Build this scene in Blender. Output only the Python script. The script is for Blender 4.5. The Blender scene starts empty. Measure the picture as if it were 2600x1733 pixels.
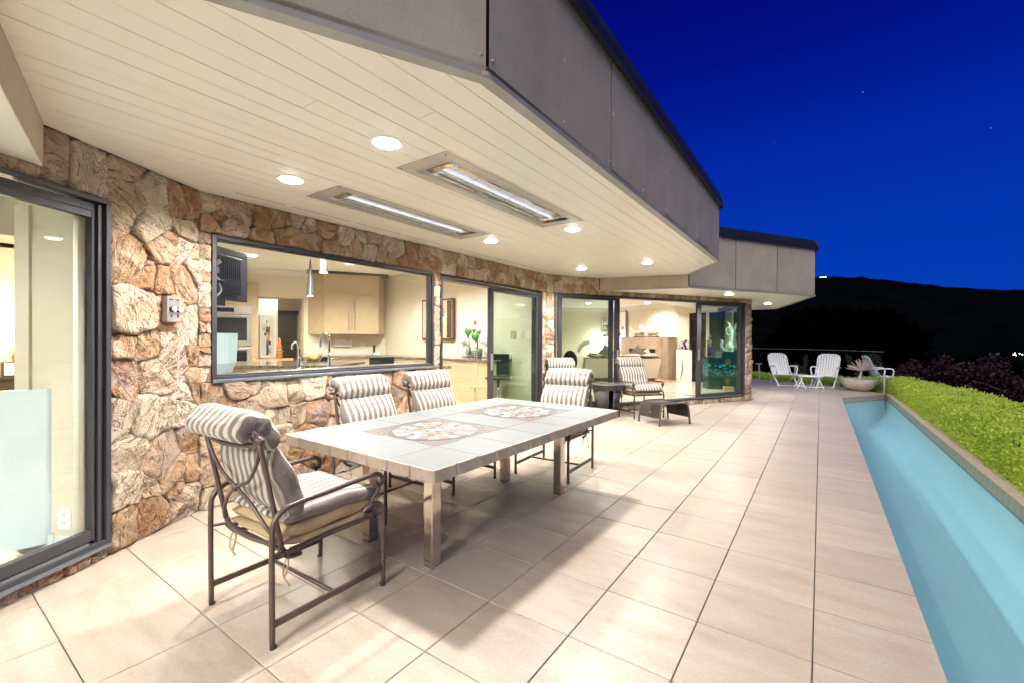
import bpy, bmesh, math, random
import numpy as np
from mathutils import Vector, Matrix

random.seed(7)
R = math.radians
scene = bpy.context.scene
C = bpy.data.collections.new("Scene")
scene.collection.children.link(C)

# ------------------------------------------------------------------ camera
EYE = Vector((0, 0, 1.35))
yaw, pitch, roll = R(35.0), R(-.28), R(.25)
right = Vector((math.cos(yaw), math.sin(yaw), 0))
fwd = Vector((-math.sin(yaw), math.cos(yaw), 0))
up = Vector((0, 0, 1))
f2 = fwd * math.cos(pitch) + up * math.sin(pitch)
u2 = -fwd * math.sin(pitch) + up * math.cos(pitch)
r3 = right * math.cos(roll) + u2 * math.sin(roll)
u3 = -right * math.sin(roll) + u2 * math.cos(roll)
cam = bpy.data.cameras.new("camera")
cam.sensor_width = 36
cam.lens = 36 * 1120 / 2600
cam.clip_start = .05
cam.clip_end = 6000
co = bpy.data.objects.new("camera", cam)
C.objects.link(co)
M = Matrix.Identity(4)
for i in range(3):
    M[i][0] = r3[i]; M[i][1] = u3[i]; M[i][2] = -f2[i]; M[i][3] = EYE[i]
co.matrix_world = M
scene.camera = co

# ------------------------------------------------------------------ render, exposure
vs = scene.view_settings
vs.view_transform = 'Standard'
vs.look = 'None'
vs.gamma = 1
vs.use_curve_mapping = False
vs.exposure = 1.92
cy = scene.cycles
cy.use_denoising = True
cy.max_bounces = 9
cy.diffuse_bounces = 5
cy.glossy_bounces = 4
cy.transmission_bounces = 4
cy.transparent_max_bounces = 16
cy.sample_clamp_indirect = 6
cy.caustics_reflective = False
cy.caustics_refractive = False
LAMP = 32.0        # watts of one soffit downlight

# ------------------------------------------------------------------ night sky
w = bpy.data.worlds.new("World")
scene.world = w
w.use_nodes = True
nt = w.node_tree
nt.nodes.clear()
def WN(t, **k):
    n = nt.nodes.new(t)
    for a, b in k.items(): setattr(n, a, b)
    return n
tc = WN('ShaderNodeTexCoord')
sep = WN('ShaderNodeSeparateXYZ')
nt.links.new(tc.outputs['Generated'], sep.inputs[0])
rp = WN('ShaderNodeValToRGB')
nt.links.new(sep.outputs['Z'], rp.inputs[0])
el = rp.color_ramp.elements
el[0].position = 0.0; el[0].color = (0.0008, .050, .52, 1)
el[1].position = 1.0; el[1].color = (0.0, .0010, .10, 1)
for p, c in ((.10, (.0008, .054, .54, 1)), (.22, (.0008, .041, .50, 1)), (.36, (.0006, .022, .42, 1)), (.50, (.0005, .0060, .27, 1)), (.62, (.0004, .0030, .21, 1))):
    e = rp.color_ramp.elements.new(p); e.color = c
vor = WN('ShaderNodeTexVoronoi')
vor.inputs['Scale'].default_value = 34
nt.links.new(tc.outputs['Generated'], vor.inputs['Vector'])
lt = WN('ShaderNodeMath', operation='LESS_THAN'); lt.inputs[1].default_value = .032
nt.links.new(vor.outputs['Distance'], lt.inputs[0])
sc_ = WN('ShaderNodeSeparateColor')
nt.links.new(vor.outputs['Color'], sc_.inputs[0])
pw = WN('ShaderNodeMath', operation='POWER'); pw.inputs[1].default_value = 5.0
nt.links.new(sc_.outputs[0], pw.inputs[0])
ml = WN('ShaderNodeMath', operation='MULTIPLY')
nt.links.new(lt.outputs[0], ml.inputs[0]); nt.links.new(pw.outputs[0], ml.inputs[1])
ab = WN('ShaderNodeMath', operation='GREATER_THAN'); ab.inputs[1].default_value = .03
nt.links.new(sep.outputs['Z'], ab.inputs[0])
ml2 = WN('ShaderNodeMath', operation='MULTIPLY')
nt.links.new(ml.outputs[0], ml2.inputs[0]); nt.links.new(ab.outputs[0], ml2.inputs[1])
mx = WN('ShaderNodeMix', data_type='RGBA')
mx.inputs[7].default_value = (.75, .85, 1.2, 1)
nt.links.new(ml2.outputs[0], mx.inputs[0]); nt.links.new(rp.outputs[0], mx.inputs[6])
bg = WN('ShaderNodeBackground'); bg.inputs[1].default_value = .222
wo = WN('ShaderNodeOutputWorld')
nt.links.new(mx.outputs[2], bg.inputs[0]); nt.links.new(bg.outputs[0], wo.inputs[0])

# one very soft, weak sun: sourceless fill light added from behind the camera
sl = bpy.data.lights.new('fill_sun', 'SUN')
sl.energy = 1.10
sl.angle = R(100)
sl.color = (1, .93, .86)
so_ = bpy.data.objects.new('fill_sun', sl)
C.objects.link(so_)
so_.rotation_euler = Vector((.02, -.80, .58)).to_track_quat('Z', 'Y').to_euler()

# ------------------------------------------------------------------ materials
class Mt:
    def __init__(s, name):
        s.m = bpy.data.materials.new(name); s.m.use_nodes = True
        s.t = s.m.node_tree; s.b = s.t.nodes['Principled BSDF']; s.o = s.t.nodes['Material Output']
    def n(s, t, ins=None, **k):
        x = s.t.nodes.new(t)
        for a, b in k.items(): setattr(x, a, b)
        for a, b in (ins or {}).items():
            if hasattr(b, 'is_output'): s.t.links.new(b, x.inputs[a])
            else: x.inputs[a].default_value = b
        return x
    def l(s, a, b): s.t.links.new(a, b)
    def set(s, **k):
        for a, b in k.items():
            i = s.b.inputs[a.replace('_', ' ')]
            if hasattr(b, 'is_output'): s.l(b, i)
            else: i.default_value = b
        return s
    def coord(s, scale=(1, 1, 1), rot=None, random_offset=False):
        tcn = s.n('ShaderNodeTexCoord')
        v = tcn.outputs['Object']
        if random_offset:
            oi = s.n('ShaderNodeObjectInfo')
            mu = s.n('ShaderNodeVectorMath', {0: (37., 91., 53.)}, operation='SCALE')
            s.l(oi.outputs['Random'], mu.inputs['Scale'])
            ad = s.n('ShaderNodeVectorMath', {0: v, 1: mu.outputs[0]}, operation='ADD')
            v = ad.outputs[0]
        mp = s.n('ShaderNodeMapping', {'Vector': v, 'Scale': scale})
        if rot: mp.inputs['Rotation'].default_value = rot
        return mp.outputs[0]
    def noise(s, v, scale=5, detail=4, rough=.55, dist=0):
        x = s.n('ShaderNodeTexNoise', {'Vector': v, 'Scale': scale, 'Detail': detail, 'Roughness': rough, 'Distortion': dist})
        return x.outputs[0]
    def ramp(s, f, stops):
        x = s.n('ShaderNodeValToRGB', {0: f})
        e = x.color_ramp.elements
        e[0].position, e[0].color = stops[0][0], (*stops[0][1], 1)
        e[1].position, e[1].color = stops[-1][0], (*stops[-1][1], 1)
        for p, c in stops[1:-1]:
            q = e.new(p); q.color = (*c, 1)
        return x.outputs[0]
    def mix(s, f, a, b, mode='MIX'):
        x = s.n('ShaderNodeMix', data_type='RGBA', blend_type=mode)
        for i, v in ((0, f), (6, a), (7, b)):
            if hasattr(v, 'is_output'): s.l(v, x.inputs[i])
            else: x.inputs[i].default_value = v if i == 0 else (*v, 1)
        return x.outputs[2]
    def bump(s, h, dist=.01, strength=1, prev=None):
        x = s.n('ShaderNodeBump', {'Height': h, 'Distance': dist, 'Strength': strength})
        if prev: s.l(prev, x.inputs['Normal'])
        s.l(x.outputs[0], s.b.inputs['Normal'])
        return x.outputs[0]
    def math(s, op, a, b=0., c=None):
        x = s.n('ShaderNodeMath', operation=op)
        for i, v in ((0, a), (1, b)) + (((2, c),) if c is not None else ()):
            if hasattr(v, 'is_output'): s.l(v, x.inputs[i])
            else: x.inputs[i].default_value = v
        return x.outputs[0]

def plain(name, col, rough=.5, metal=0., var=.12, scale=6, bump=0., spec=.5, emit=None, es=1, bscale=60):
    """painted / moulded / metal surface with a little tonal wear and grain"""
    m = Mt(name)
    v = m.coord()
    nz = m.noise(v, scale, 5)
    lo = tuple(c * (1 - var) for c in col); hi = tuple(min(1, c * (1 + var)) for c in col)
    m.set(Base_Color=m.ramp(nz, [(.3, lo), (.7, hi)]), Metallic=metal, Specular_IOR_Level=spec)
    m.set(Roughness=m.math('ADD', m.math('MULTIPLY', nz, .14), rough - .07))
    if bump: m.bump(m.noise(v, bscale, 3), bump, .6)
    if emit:
        m.set(Emission_Color=(*emit, 1), Emission_Strength=es)
    return m.m

def floor_mat():
    m = Mt('porcelain_floor_tile')
    v = m.coord((1, 1, 1), random_offset=True)
    st = m.coord((2.0, 7.0, 4), rot=(0, 0, .35), random_offset=True)
    a = m.noise(st, 1.3, 4, .55, .25); b = m.noise(v, 3.2, 4, .55, .3)
    c = m.ramp(a, [(.25, (.315, .248, .188)), (.45, (.372, .312, .253)), (.58, (.395, .340, .285)), (.78, (.44, .395, .35))])
    c = m.mix(m.math('MULTIPLY', m.ramp(b, [(.42, (0, 0, 0)), (.80, (1, 1, 1))]), .35), c, (.47, .355, .255))
    fine = m.noise(v, 90, 3)
    c = m.mix(.10, c, m.ramp(fine, [(.35, (.30, .23, .18)), (.65, (.75, .68, .60))]))
    oi = m.n('ShaderNodeObjectInfo')
    c = m.mix(1.0, c, m.ramp(oi.outputs['Random'], [(0, (.89, .88, .87)), (1, (1.0, .99, .975))]), 'MULTIPLY')
    m.set(Base_Color=c, Roughness=m.math('ADD', m.math('MULTIPLY', a, .20), .27), Specular_IOR_Level=.30)
    m.bump(m.math('ADD', m.math('MULTIPLY', fine, .25), a), .0012, .5)
    return m.m

def stone_mat(name='fieldstone', bright=1.02):
    m = Mt(name)
    oi = m.n('ShaderNodeObjectInfo'); rnd = oi.outputs['Random']
    tcn = m.n('ShaderNodeTexCoord')
    off = m.n('ShaderNodeVectorMath', {0: (61., 23., 47.)}, operation='SCALE'); m.l(rnd, off.inputs['Scale'])
    ad = m.n('ShaderNodeVectorMath', {0: tcn.outputs['Object'], 1: off.outputs[0]}, operation='ADD')
    ang = m.math('MULTIPLY', rnd, 40.0)
    vr = m.n('ShaderNodeVectorRotate', {'Vector': ad.outputs[0], 'Axis': (1., .2, 0.), 'Angle': ang})
    mp = m.n('ShaderNodeMapping', {'Vector': vr.outputs[0], 'Scale': (1.3, 1.2, 3.6)})
    strata = m.noise(mp.outputs[0], 2.7, 7, .66, 1.3)
    lump = m.noise(ad.outputs[0], 7, 7, .68, .8)
    fine = m.noise(ad.outputs[0], 55, 5, .7)
    r2 = m.math('FRACT', m.math('MULTIPLY', rnd, 17.3))
    base = m.ramp(rnd, [(0, (.42, .28, .17)), (.14, (.54, .42, .30)), (.30, (.46, .29, .19)), (.42, (.60, .50, .38)), (.56, (.38, .23, .14)), (.68, (.52, .39, .29)), (.82, (.64, .55, .44)), (.95, (.46, .34, .24))])
    base.node.color_ramp.interpolation = 'CONSTANT'
    light = m.mix(.60, base, (.70, .60, .50)); dark = m.mix(.40, base, (.22, .12, .07))
    c = m.mix(m.ramp(strata, [(.33, (0, 0, 0)), (.52, (1, 1, 1))]), dark, base)
    c = m.mix(m.ramp(lump, [(.48, (0, 0, 0)), (.68, (1, 1, 1))]), c, light)
    grey = m.math('MULTIPLY', m.ramp(m.noise(ad.outputs[0], 3.5, 4), [(.52, (0, 0, 0)), (.66, (1, 1, 1))]), m.math('MULTIPLY', r2, .55))
    c = m.mix(grey, c, (.33, .27, .28))
    crack = m.ramp(m.math('ABSOLUTE', m.math('SUBTRACT', strata, .47)), [(0, (0, 0, 0)), (.013, (1, 1, 1))])
    c = m.mix(m.math('MULTIPLY', m.math('SUBTRACT', 1.0, crack), .80), c, (.09, .042, .022))
    c = m.mix(1.0, c, (bright, bright, bright), 'MULTIPLY')
    hs = m.n('ShaderNodeHueSaturation', {'Saturation': 1.12, 'Color': c}); c = hs.outputs[0]
    m.set(Base_Color=c, Roughness=.82, Specular_IOR_Level=.25)
    h = m.math('ADD', m.math('MULTIPLY', strata, .8), m.math('ADD', m.math('MULTIPLY', lump, 1.1), m.math('MULTIPLY', fine, .22)))
    h = m.math('ADD', h, m.math('MULTIPLY', crack, .22))
    m.bump(h, .042, 1.0)
    return m.m

def stripe_mat():
    m = Mt('striped_outdoor_fabric')
    tcn = m.n('ShaderNodeTexCoord'); sx = m.n('ShaderNodeSeparateXYZ', {0: tcn.outputs['Object']})
    wob = m.math('MULTIPLY', m.math('SUBTRACT', m.noise(tcn.outputs['Object'], 9, 2), .5), .004)
    x = m.math('ADD', m.math('MULTIPLY', m.math('ADD', sx.outputs[0], wob), 1 / .0545), 40.5)
    f = m.math('FRACT', x)
    tri = m.math('ABSOLUTE', m.math('SUBTRACT', f, .5))
    k = m.math('MULTIPLY', m.ramp(tri, [(.235, (0, 0, 0)), (.255, (1, 1, 1))]), m.math('LESS_THAN', m.math('ABSOLUTE', sx.outputs[0]), .2475))
    wv = m.noise(tcn.outputs['Object'], 420, 2)
    c = m.mix(k, (.200, .160, .140), (.52, .48, .41))
    c = m.mix(1.0, c, m.ramp(wv, [(.3, (.86, .86, .86)), (.7, (1, 1, 1))]), 'MULTIPLY')
    m.set(Base_Color=c, Roughness=.85, Specular_IOR_Level=.2)
    m.b.inputs['Sheen Weight'].default_value = .15
    wr = m.noise(m.coord((1.6, 5, 5)), 3.4, 5, .6, 1.2)
    m.bump(m.math('ADD', wr, m.math('MULTIPLY', wv, .02)), .016, .8)
    return m.m

def cloth_mat(name, col, rough=.9):
    m = Mt(name)
    v = m.coord()
    wv = m.noise(v, 400, 2); wr = m.noise(m.coord((2, 5, 3)), 4, 5, .6, 1)
    m.set(Base_Color=m.mix(1.0, col, m.ramp(wv, [(.3, (.85, .85, .85)), (.7, (1, 1, 1))]), 'MULTIPLY'), Roughness=rough, Specular_IOR_Level=.2)
    m.bump(m.math('ADD', wr, m.math('MULTIPLY', wv, .03)), .012, .8)
    return m.m

def glass_mat(name, tint, refl=1.0, ior=1.5):
    m = Mt(name)
    m.t.nodes.remove(m.b)
    tr = m.n('ShaderNodeBsdfTransparent', {0: (*tint, 1)})
    gl = m.n('ShaderNodeBsdfGlossy', {'Color': (1, 1, 1, 1), 'Roughness': .0})
    lw = m.n('ShaderNodeFresnel', {'IOR': ior})
    ge = m.n('ShaderNodeNewGeometry')
    fac = m.math('MULTIPLY', m.math('MULTIPLY', lw.outputs[0], refl), m.math('SUBTRACT', 1.0, ge.outputs['Backfacing']))
    mxs = m.n('ShaderNodeMixShader', {0: fac})
    m.l(tr.outputs[0], mxs.inputs[1]); m.l(gl.outputs[0], mxs.inputs[2])
    m.l(mxs.outputs[0], m.o.inputs[0])
    return m.m

def water_mat():
    m = Mt('pool_water')
    m.t.nodes.remove(m.b)
    v = m.coord((1, 1, 1))
    bp = m.n('ShaderNodeBump', {'Height': m.noise(v, 5, 3, .5, .5), 'Distance': .004, 'Strength': .35})
    tr0 = m.n('ShaderNodeBsdfTransparent', {0: (.78, .925, .945, 1)}); df = m.n('ShaderNodeBsdfDiffuse', {0: (.55, .74, .78, 1)}); tr = m.n('ShaderNodeMixShader', {0: .07}); m.l(tr0.outputs[0], tr.inputs[1]); m.l(df.outputs[0], tr.inputs[2])
    gl = m.n('ShaderNodeBsdfGlossy', {'Color': (.9, .95, 1, 1), 'Roughness': .12, 'Normal': bp.outputs[0]})
    fr = m.n('ShaderNodeFresnel', {'IOR': 1.33, 'Normal': bp.outputs[0]})
    ge = m.n('ShaderNodeNewGeometry')
    mxs = m.n('ShaderNodeMixShader', {0: m.math('MULTIPLY', m.math('MULTIPLY', fr.outputs[0], .28), m.math('SUBTRACT', 1.0, ge.outputs['Backfacing']))})
    m.l(tr.outputs[0], mxs.inputs[1]); m.l(gl.outputs[0], mxs.inputs[2])
    m.l(mxs.outputs[0], m.o.inputs[0])
    return m.m

def leaf_mat(name, a, b, c, trans=.25, spec=.35):
    m = Mt(name)
    v = m.coord()
    n1 = m.noise(v, 2.2, 4); n2 = m.noise(v, 45, 2)
    col = m.mix(m.ramp(n2, [(.35, (0, 0, 0)), (.65, (1, 1, 1))]), m.ramp(n1, [(.35, a), (.62, b)]), c)
    m.set(Base_Color=col, Roughness=.55, Specular_IOR_Level=spec)
    if trans:
        tl = m.n('ShaderNodeBsdfTranslucent'); m.l(col, tl.inputs[0])
        mxs = m.n('ShaderNodeMixShader', {0: trans}); m.l(m.b.outputs[0], mxs.inputs[1]); m.l(tl.outputs[0], mxs.inputs[2])
        m.l(mxs.outputs[0], m.o.inputs[0])
    return m.m

def granite_mat():
    m = Mt('speckled_granite')
    v = m.coord()
    vo = m.n('ShaderNodeTexVoronoi', {'Vector': v, 'Scale': 130})
    s2 = m.n('ShaderNodeSeparateColor', {0: vo.outputs['Color']})
    c = m.ramp(s2.outputs[0], [(0, (.035, .028, .022)), (.4, (.10, .075, .055)), (.7, (.22, .175, .13)), (.9, (.42, .36, .29))])
    m.set(Base_Color=c, Roughness=.12)
    return m.m

def terrazzo_mat():
    m = Mt('speckled_stone_cladding')
    v = m.coord()
    a = m.noise(v, 28, 5, .7); b = m.noise(v, 2.5, 3)
    c = m.ramp(a, [(.35, (.22, .155, .10)), (.5, (.36, .27, .18)), (.68, (.50, .40, .29))])
    c = m.mix(.25, c, m.ramp(b, [(.4, (.25, .18, .12)), (.6, (.48, .38, .27))]))
    m.set(Base_Color=c, Roughness=.3)
    return m.m

def fascia_mat():
    m = Mt('weathered_fascia_panel')
    v = m.coord(random_offset=True)
    a = m.noise(v, 2.2, 5, .6, .4); g = m.noise(v, 140, 3, .7)
    c = m.ramp(a, [(.3, (.37, .31, .235)), (.5, (.45, .385, .295)), (.72, (.53, .46, .36))])
    c = m.mix(.30, c, m.ramp(g, [(.3, (.22, .19, .155)), (.7, (.60, .53, .45))]))
    m.set(Base_Color=c, Roughness=.62, Metallic=.0, Specular_IOR_Level=.4)
    m.bump(g, .0012, .5)
    return m.m

def wicker_mat(name, col):
    m = Mt(name)
    v = m.coord((1, 1, 1))
    sx = m.n('ShaderNodeSeparateXYZ', {0: v})
    zz = m.math('ABSOLUTE', sx.outputs[1])
    ph = m.math('MULTIPLY', m.math('ADD', m.math('ADD', sx.outputs[2], sx.outputs[0]), m.math('MULTIPLY', zz, 1.0)), 2 * math.pi / .020)
    s = m.math('SINE', ph)
    k = m.math('MULTIPLY', m.math('ADD', s, 1), .5)
    c = m.mix(k, tuple(q * .35 for q in col), col)
    m.set(Base_Color=c, Roughness=.45)
    m.bump(m.math('ADD', k, m.math('MULTIPLY', m.noise(v, 120, 2), .3)), .006, .9)
    return m.m

def art_mat(name, stops, scale=3, seed=0., vor=True):
    """abstract painting: flat patches of colour"""
    m = Mt(name)
    v = m.coord((1, 1, 1)); mp = m.n('ShaderNodeMapping', {'Vector': v, 'Location': (seed, seed * .7, 0), 'Scale': (scale, scale, scale * .6)})
    if vor:
        vo = m.n('ShaderNodeTexVoronoi', {'Vector': mp.outputs[0], 'Scale': 2.4}, distance='CHEBYCHEV')
        s2 = m.n('ShaderNodeSeparateColor', {0: vo.outputs['Color']}); f = s2.outputs[0]
    else:
        f = m.noise(mp.outputs[0], 1.3, 6, .6, 2.2)
    c = m.ramp(f, stops)
    if vor: c.node.color_ramp.interpolation = 'CONSTANT'
    m.set(Base_Color=c, Roughness=.6)
    return m.m

def emis(name, col, s):
    m = Mt(name); m.set(Base_Color=(0, 0, 0, 1), Emission_Color=(*col, 1), Emission_Strength=s, Roughness=1.0, Specular_IOR_Level=0.)
    return m.m

MAT = dict(
    floor=floor_mat(), stone=stone_mat(), stripe=stripe_mat(), granite=granite_mat(), terrazzo=terrazzo_mat(), fascia=fascia_mat(),
    mortar=plain('mortar', (.15, .125, .105), .95, bump=.006, bscale=40, var=.25),
    grout=plain('dark_grout', (.10, .080, .065), .95),
    soffit=plain('cream_painted_board', (.91, .87, .77), .32, var=.02, scale=3),
    joint=plain('shadow_gap', (.12, .105, .08), .95),
    frame=plain('bronze_anodised_aluminium', (.058, .056, .064), .42, .25, var=.10),
    track=plain('grey_sill_track', (.22, .24, .26), .38, .6, var=.12),
    glass=glass_mat('clear_glass', (.965, .985, .97)), glass_green=glass_mat('tinted_glass', (.86, .945, .895), 1.1),
    rail_glass=glass_mat('railing_glass', (.90, .95, .95), .4),
    metal=plain('brown_powder_coated_tube', (.105, .070, .060), .36, .35, var=.14, bump=.0008),
    beige=cloth_mat('beige_fabric', (.42, .315, .185)),
    steel=plain('polished_steel', (.66, .58, .50), .10, 1.0, var=.10), brushed=plain('brushed_steel', (.50, .48, .46), .38, .75, var=.06),
    chrome=plain('chrome', (.80, .82, .85), .06, 1.0, var=.03),
    tabletile=plain('pale_table_tile', (.150, .157, .160), .5, var=.09, scale=7, bump=.001, spec=.2),
    skirt=plain('tan_edge_tile', (.40, .335, .265), .55, var=.16, scale=14, bump=.003, bscale=35),
    white=plain('white_plastic', (.78, .80, .82), .38, var=.03), cream=plain('cream_wall_paint', (.74, .66, .52), .6, var=.025, scale=1.5),
    ceil=plain('white_ceiling_paint', (.80, .77, .70), .7, var=.02), ifloor=plain('polished_cream_stone_floor', (.70, .62, .50), .12, var=.10, scale=2.4),
    cab=plain('tan_laminate', (.50, .385, .235), .4, var=.05), dark=plain('black_plastic', (.018, .019, .022), .35), darkgrey=plain('charcoal_plastic', (.035, .038, .044), .45),
    blackglass=plain('black_glass', (.008, .012, .025), .05, spec=.8), wood=plain('dark_walnut', (.09, .05, .03), .4, var=.3), lightwood=plain('light_oak', (.55, .36, .19), .5, var=.12),
    seam=plain('black_seam', (.012, .010, .009), 1., spec=0.),
    drip=plain('painted_drip_edge', (.36, .34, .32), .55, var=.1),
    roofcap=plain('dark_roof_flashing', (.016, .016, .024), .5, .2, var=.2), coping=plain('beige_coping_tile', (.50, .42, .33), .6, var=.12, scale=9, bump=.002),
    green_tile=plain('grey_green_pool_tile', (.22, .23, .18), .5, var=.15, scale=8), plaster=plain('light_blue_pool_plaster', (.64, .71, .76), .75, var=.03, scale=2),
    water=water_mat(), concrete=plain('weathered_concrete', (.50, .45, .39), .9, var=.22, scale=7, bump=.003),
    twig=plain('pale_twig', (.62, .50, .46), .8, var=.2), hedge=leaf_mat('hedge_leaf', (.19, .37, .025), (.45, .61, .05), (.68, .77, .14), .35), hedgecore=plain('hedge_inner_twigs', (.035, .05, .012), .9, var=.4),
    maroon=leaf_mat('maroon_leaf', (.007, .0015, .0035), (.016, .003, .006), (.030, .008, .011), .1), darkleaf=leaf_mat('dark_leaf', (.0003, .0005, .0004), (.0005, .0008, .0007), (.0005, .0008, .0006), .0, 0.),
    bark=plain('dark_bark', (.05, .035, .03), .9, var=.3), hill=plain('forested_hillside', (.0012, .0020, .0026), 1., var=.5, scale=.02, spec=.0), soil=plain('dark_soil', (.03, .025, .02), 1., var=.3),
    leather=plain('tan_leather', (.52, .37, .22), .35, var=.10, bump=.004, bscale=12), sofa=cloth_mat('ecru_upholstery', (.60, .50, .37)), greyfab=cloth_mat('grey_brown_velvet', (.21, .165, .13), .7),
    blackleather=plain('black_leather', (.012, .020, .024), .3), fur=plain('dark_fur', (.012, .022, .035), .95, var=.6, scale=40, bump=.02), ivory=plain('ivory', (.82, .76, .66), .3, var=.05),
    gold=plain('carved_gilt_wood', (.34, .22, .12), .4, .3, var=.5, scale=40, bump=.004), plantgreen=plain('glossy_green_leaf', (.045, .22, .06), .35, var=.3, scale=20), red=plain('red_spathe', (.65, .03, .02), .3),
    orchid=plain('white_petal', (.78, .76, .68), .6, var=.05), greenpaint=plain('dark_green', (.03, .10, .03), .6), vessel=glass_mat('frosted_vessel', (.62, .72, .76), 1.0),
    crystal=None, lens=emis('lamp_lens', (1, .97, .90), 9.0), glow=emis('lamp_shade_glow', (1, .80, .46), 3.0), city=emis('distant_lights', (.55, .9, .95), 6.0), cityw=emis('distant_white_lights', (1, .95, .85), 2.5),
    tube_shine=emis('heater_tube_shine', (.9, .93, 1.0), .32), wicker=wicker_mat('dark_resin_wicker', (.075, .058, .050)), wickerframe=plain('dark_brown_resin', (.07, .052, .046), .45, var=.2),  # heater tube's bright reflection is painted as weak emission; the heaters are off
    orange=plain('orange_glaze', (.75, .20, .06), .4, var=.3, scale=30), fruit=plain('orange_fruit', (.85, .36, .05), .5, var=.2), linen=plain('pale_linen_paper', (.80, .77, .70), .9, var=.02),
    rug=art_mat('patterned_rug', [(0, (.40, .10, .07)), (.3, (.55, .42, .33)), (.6, (.30, .07, .06)), (.8, (.5, .35, .25))], 5, 3.),
    slat=plain('grey_brown_panelled_wood', (.12, .10, .095), .5, var=.1), bluewhite=plain('pale_blue_white_gloss', (.66, .74, .75), .12, var=.04, scale=2), navy=None,
    mosaic_a=plain('mosaic_rose_stone', (.125, .088, .074), .5, var=.2, scale=30), mosaic_b=plain('mosaic_white_stone', (.28, .285, .28), .4, var=.05), mosaic_c=plain('mosaic_grey_stone', (.075, .068, .068), .5, var=.15, scale=30), mosaic_d=plain('mosaic_tan_stone', (.165, .12, .085), .5, var=.15, scale=30),
)
m = Mt('clear_crystal'); m.set(Base_Color=(.78, .90, .84, 1), Roughness=.08, Alpha=.55, Specular_IOR_Level=.9); MAT['crystal'] = m.m
MAT['reflector'] = plain('satin_reflector', (.58, .58, .59), .3, .15, var=.08)
MAT['slate'] = plain('dark_slate_panel', (.035, .055, .055), .5)
MAT['statue'] = plain('white_plaster', (.50, .49, .47), .5, var=.08, scale=20, bump=.004)
def navy():
    m = Mt('painted_navy_plinth')
    v = m.coord()
    sx = m.n('ShaderNodeSeparateXYZ', {0: v})
    w_ = m.noise(m.n('ShaderNodeMapping', {'Vector': v, 'Scale': (5, 5, 26)}).outputs[0], 2.2, 3, .6, .6)
    band = m.math('MULTIPLY', m.ramp(sx.outputs[2], [(.30, (0, 0, 0)), (.36, (1, 1, 1)), (.62, (1, 1, 1)), (.70, (0, 0, 0))]), m.ramp(w_, [(.57, (0, 0, 0)), (.60, (1, 1, 1))]))
    base = m.ramp(sx.outputs[2], [(.12, (.03, .07, .055)), (.3, (.006, .045, .06)), (.8, (.008, .05, .07))])
    m.set(Base_Color=m.mix(band, base, (.25, .65, .75)), Roughness=.1)
    return m.m
MAT['navy'] = navy()

# ------------------------------------------------------------------ mesh helpers
class Fr:
    """wall frame: s runs along the heading, n points to its right, z up"""
    def __init__(s, x, y, h):
        s.o = (x, y); a = R(h); s.h = h; s.d = (math.sin(a), math.cos(a)); s.n = (math.cos(a), -math.sin(a))
    def __call__(s, a, b, z): return Vector((s.o[0] + s.d[0] * a + s.n[0] * b, s.o[1] + s.d[1] * a + s.n[1] * b, z))

def spline(pts, k=6, closed=False):
    P = [Vector(p) for p in pts]; out = []
    n = len(P)
    for i in range(n if closed else n - 1):
        p0 = P[(i - 1) % n] if closed or i > 0 else P[0]; p1 = P[i]; p2 = P[(i + 1) % n]; p3 = P[(i + 2) % n] if closed or i + 2 < n else P[-1]
        for j in range(k):
            t = j / k
            out.append(.5 * ((2 * p1) + (-p0 + p2) * t + (2 * p0 - 5 * p1 + 4 * p2 - p3) * t * t + (-p0 + 3 * p1 - 3 * p2 + p3) * t ** 3))
    if not closed: out.append(P[-1])
    return out

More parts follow.
